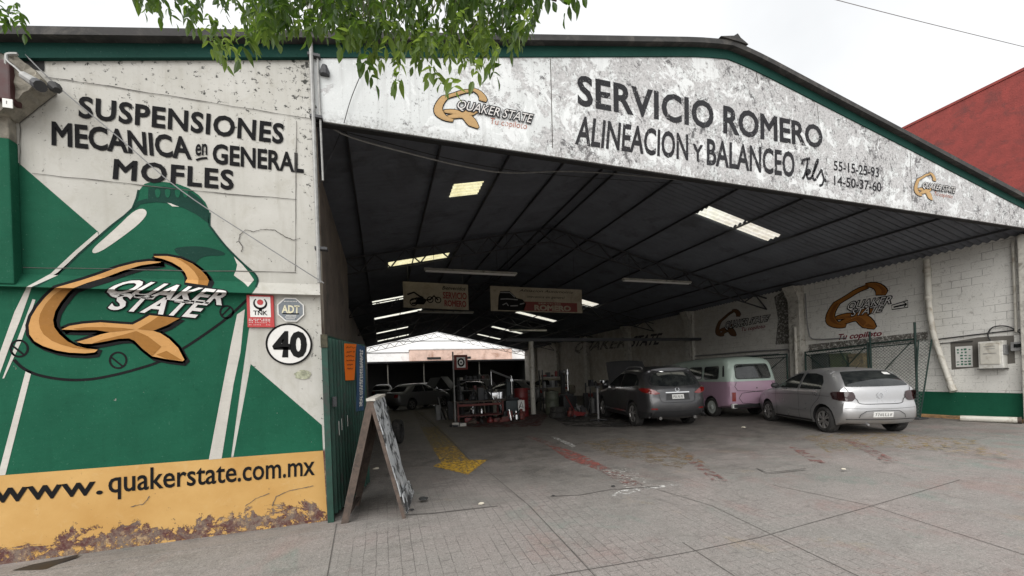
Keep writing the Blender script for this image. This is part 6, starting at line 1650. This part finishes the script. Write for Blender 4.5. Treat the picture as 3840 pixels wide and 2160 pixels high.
def loose_tyre(label, x, y, z=0, tilt=0, rz=0, r_=.31):
    t = thing('loose_tyre', label, 'tyre', (x, y, z), 0, 'loose tyres on the hall floor')
    bm = B(); mx_ = Matrix.Translation((x, y, z)) @ Matrix.Rotation(rz, 4, 'Z') @ Matrix.Rotation(tilt, 4, 'X')
    lathe(bm, [(r_ * .62, .0), (r_ * .9, -.01), (r_, .03), (r_, .16), (r_ * .9, .20), (r_ * .62, .19)], 28, mx_, close=True); o = obj('tyre', bm, M['tyre'], t, smooth=True)
    bm = B(); lathe(bm, [(r_ * .60, .05), (r_ * .60, .14), (r_ * .2, .12), (r_ * .1, .08)], 20, mx_); obj('rim', bm, M['rim_dark'], t, smooth=True); return t
loose_tyre('loose tyre lying flat, lower of the pair near the crossover', 6.3, 13.9); loose_tyre('loose tyre stacked on top of another near the crossover', 6.33, 13.88, .205)
loose_tyre('loose tyre standing upright in shade behind the pavement board', .22, 10.6, .31, R(90), R(75))
# litter
M['litter'] = plain('pale_litter', (.60, .55, .45), .8, .2, 30); M['litterdark'] = plain('dark_litter', (.03, .03, .03), .8, .3, 30)
def litter(label, px_, py_, s_, mat, fl_):
    p = fl_(px_, py_); bm = B(); bmesh.ops.create_icosphere(bm, subdivisions=2, radius=s_)
    for v in bm.verts: v.co = Vector((v.co.x * 1.2, v.co.y, max(0, v.co.z) * .5)) * random.uniform(.75, 1.15) + p + Vector((0, 0, .002))
    o = obj('litter', bm, mat); tag(o, label, 'litter', 'scraps on the ground')
litter('crushed pale cup on the ground right of the pavement board', *C8(1055, 905), .035, M['litter'], onramp)
litter('crumpled pale scrap beneath the pavement board', *C8(262, 640), .05, M['litter'], fl)
litter('dark rag on the ground by the torn foot of the board', *C8(620, 868), .06, M['litterdark'], onramp)
litter('small dark leaf scrap left of the dark rag', *C8(530, 950), .03, M['litterdark'], onramp)
litter('dark pebble on the slab edge near the white line', *C8(1600, 843), .02, M['litterdark'], onramp)
litter('dark pebble just above the white line', *C8(2050, 772), .025, M['litterdark'], onramp)
litter('white scrap on the driveway before the silver hatchback', *C9(1215, 643), .03, M['litter'], fl)
litter('flattened white scrap on the floor beside the hatchback front wheel', *C9(460, 328), .05, M['litter'], fl)

# ================================================================== STREET TREE OVERHEAD
t = NT('ash_leaf'); p = t.pos(); 
att = t.n('Attribute', 0, attribute_name='tone'); tone = t.n('SeparateColor', 0, i={0: att})
c = t.mix(tone, (.020, .050, .010), (.16, .26, .04))
t.set(Base_Color=c, Roughness=.45); tr = t.n('BsdfTranslucent', 0, i={'Color': t.mix(tone, (.10, .20, .018), (.44, .56, .10))})
mx = t.n('MixShader', 0, i={0: .5, 1: t.b.outputs[0], 2: tr}); t.t.links.new(mx, t.out.inputs[0]); M['leaf'] = t.m
M['bark'] = plain('grey_bark', (.11, .09, .07), .9, .35, 12, bump=.6)
tree = thing('street_tree', 'leafy street tree whose hanging branches cross the top of the gable', 'tree', (-2.7, .5, -.32))
bm = B(); tube(bm, catmull([(-2.7, .5, -.45), (-2.66, .55, .8), (-2.55, .7, 2.2), (-2.3, .95, 3.4), (-2.0, 1.2, 4.4)], 5), [.19 - .005 * k for k in range(21)], 14); obj('trunk', bm, M['bark'], tree, smooth=True)
limbs = [[(-2.3, .95, 3.4), (-1.5, 1.5, 4.15), (-.6, 1.9, 4.35), (.3, 2.15, 4.3), (1.0, 2.2, 4.15), (1.6, 2.1, 4.0)], [(-2.0, 1.2, 4.4), (-1.3, 1.9, 4.6), (-.4, 2.5, 4.6), (.5, 2.7, 4.5), (1.3, 2.6, 4.3)], [(-2.3, .95, 3.4), (-2.2, 1.6, 4.0), (-1.9, 2.3, 4.2)]]
for lb in limbs:
    bm = B(); q = catmull(lb, 5); tube(bm, q, [.075 * (1 - .8 * k / len(q)) for k in range(len(q))], 9); obj('branch', bm, M['bark'], tree, smooth=True)
rl = random.Random(11)
fol = B(); col = fol.loops.layers.color.new('tone')
def leaflet(base, d, side, ln, tone):
    d = d.normalized(); s_ = d.cross(side).normalized(); n_ = s_.cross(d)
    pr = [(0, .03), (.18, .15), (.42, .20), (.70, .13), (.90, .045), (1.0, 0)]
    mid = []; L_ = []; R_ = []
    for u, w_ in pr:
        c0 = base + d * (ln * u) + n_ * (-.18 * ln * u * u)
        mid.append(fol.verts.new(c0)); L_.append(fol.verts.new(c0 + s_ * ln * w_ + n_ * ln * w_ * .35)); R_.append(fol.verts.new(c0 - s_ * ln * w_ + n_ * ln * w_ * .35))
    for k in range(len(pr) - 1):
        for S_ in (L_, R_):
            try:
                f = fol.faces.new((mid[k], mid[k + 1], S_[k + 1], S_[k]))
                for lp in f.loops: lp[col] = (tone, tone, tone, 1)
            except ValueError: pass
def compound(tip, tone, sc=1.0):
    """a drooping pinnate leaf: a stalk with pairs of leaflets and one at the end"""
    az = rl.uniform(0, 6.28); out = Vector((math.cos(az), math.sin(az), 0))
    n = rl.choice((2, 3, 3)); ln = .15 * sc; top = tip - out * ln * .45 + Vector((0, 0, ln * .8))
    axis = (tip - top); sd_ = axis.cross(Vector((rl.uniform(-1, 1), rl.uniform(-1, 1), .3))).normalized()
    for k in range(n):
        b = top + axis * (.35 + .6 * k / n)
        for sg in (-1, 1):
            d = (sd_ * sg * rl.uniform(.7, 1.3) + axis.normalized() * .6 + Vector((rl.uniform(-.4, .4), rl.uniform(-.4, .4), rl.uniform(-.9, .1)))).normalized()
            leaflet(b, d, Vector((rl.uniform(-.4, .4), rl.uniform(-.4, .4), 1)), rl.uniform(.042, .068) * sc, tone + rl.uniform(-.15, .15))
    leaflet(tip, axis.normalized() + Vector((0, 0, -.6)), Vector((rl.uniform(-1, 1), rl.uniform(-1, 1), .4)), rl.uniform(.048, .068) * sc, tone)
    tube_b = [top, tip]
    return top
ENV = [(330, 20), (380, 75), (440, 90), (490, 105), (530, 150), (580, 185), (640, 150), (690, 120), (760, 105), (830, 125), (880, 165), (940, 205), (1000, 200), (1060, 195), (1130, 225), (1180, 205), (1240, 195), (1290, 165), (1330, 120), (1350, 50), (1365, 30)]
def env(x):
    for (a, ya), (b, yb) in zip(ENV, ENV[1:]):
        if a <= x <= b: return ya + (yb - ya) * (x - a) / (b - a)
    return 0
stalks = []
def scatter(n, xr, envf, dmin, dmax, tone_fn, hole=None, ytop=-70):
    k = 0; tries = 0
    while k < n and tries < n * 30:
        tries += 1
        x = rl.uniform(*xr); e = envf(x); y = rl.uniform(ytop, e - 26)
        if y > e - 26 or (hole and hole(x, y)): continue
        k += 1
        r = ray(x * 3840 / 2576, y * 3840 / 2576); dd_ = rl.uniform(dmin, dmax); tip = EYEV + r * (dd_ / FP)
        stalks.append(compound(tip, tone_fn(x, y)))
hole = lambda x, y: (1065 < x < 1125 and 5 < y < 95 and rl.random() < .8) or (x < 620 and y < 110 and rl.random() < .58) or (x < 900 and y < 70 and rl.random() < .15)
scatter(500, (335, 1360), env, 1.9, 2.7, lambda x, y: .22 + .6 * max(0, min(1, (y - 30) / 130)) * (1 if x > 1130 or x < 700 else .7) + rl.uniform(-.14, .30), hole)  # light painted into the tone: lower leaves brighter as if backlit, upper ones darker
scatter(330, (620, 1340), lambda x: min(env(x), 130), 2.2, 3.0, lambda x, y: .22 + rl.uniform(-.15, .4), hole)
for x, y in ((945, 215), (990, 222), (1010, 200), (1075, 200), (1150, 232), (1190, 205), (575, 165), (600, 150), (1120, 225), (905, 170), (860, 120), (1250, 195), (1225, 180), (545, 120), (1060, 150), (1290, 130), (960, 150), (640, 125), (700, 110), (770, 100), (1310, 90)):
    r = ray(x * 3840 / 2576, y * 3840 / 2576); stalks.append(compound(EYEV + r * (rl.uniform(1.8, 2.1) / FP), rl.uniform(.3, .85), 1.25))
for x, y in ((12, 40), (45, 68), (25, 20), (5, 70), (60, 85), (-10, 50), (30, 45)):
    r = ray(x * 3840 / 2576, y * 3840 / 2576); stalks.append(compound(EYEV + r * (2.6 / FP), .25))
for x, y in ((1390, 5), (1422, 35), (1450, -2), (1410, -20), (1378, -10), (1465, -10)):
    r = ray(x * 3840 / 2576, y * 3840 / 2576); stalks.append(compound(EYEV + r * (1.8 / FP), .3, 1.35))
obj('foliage', fol, M['leaf'], tree, smooth=True, ang=80)
# twigs from the leaf stalks up to the limbs
bm = B(); LP = [q for lb in limbs for q in catmull(lb, 6)]
for s_ in stalks:
    q = min(LP, key=lambda v: (v - s_).length + rl.uniform(0, .15))
    if rl.random() < .5 and (q - s_).length < .85:
        m_ = (s_ + q) / 2 + Vector((rl.uniform(-.1, .1), rl.uniform(-.1, .1), rl.uniform(.0, .12)))
        tube(bm, catmull([q, m_, s_], 3), [.004, .0035, .003, .0027, .0024, .002, .0018], 4, False)
obj('twigs', bm, M['bark'], tree)
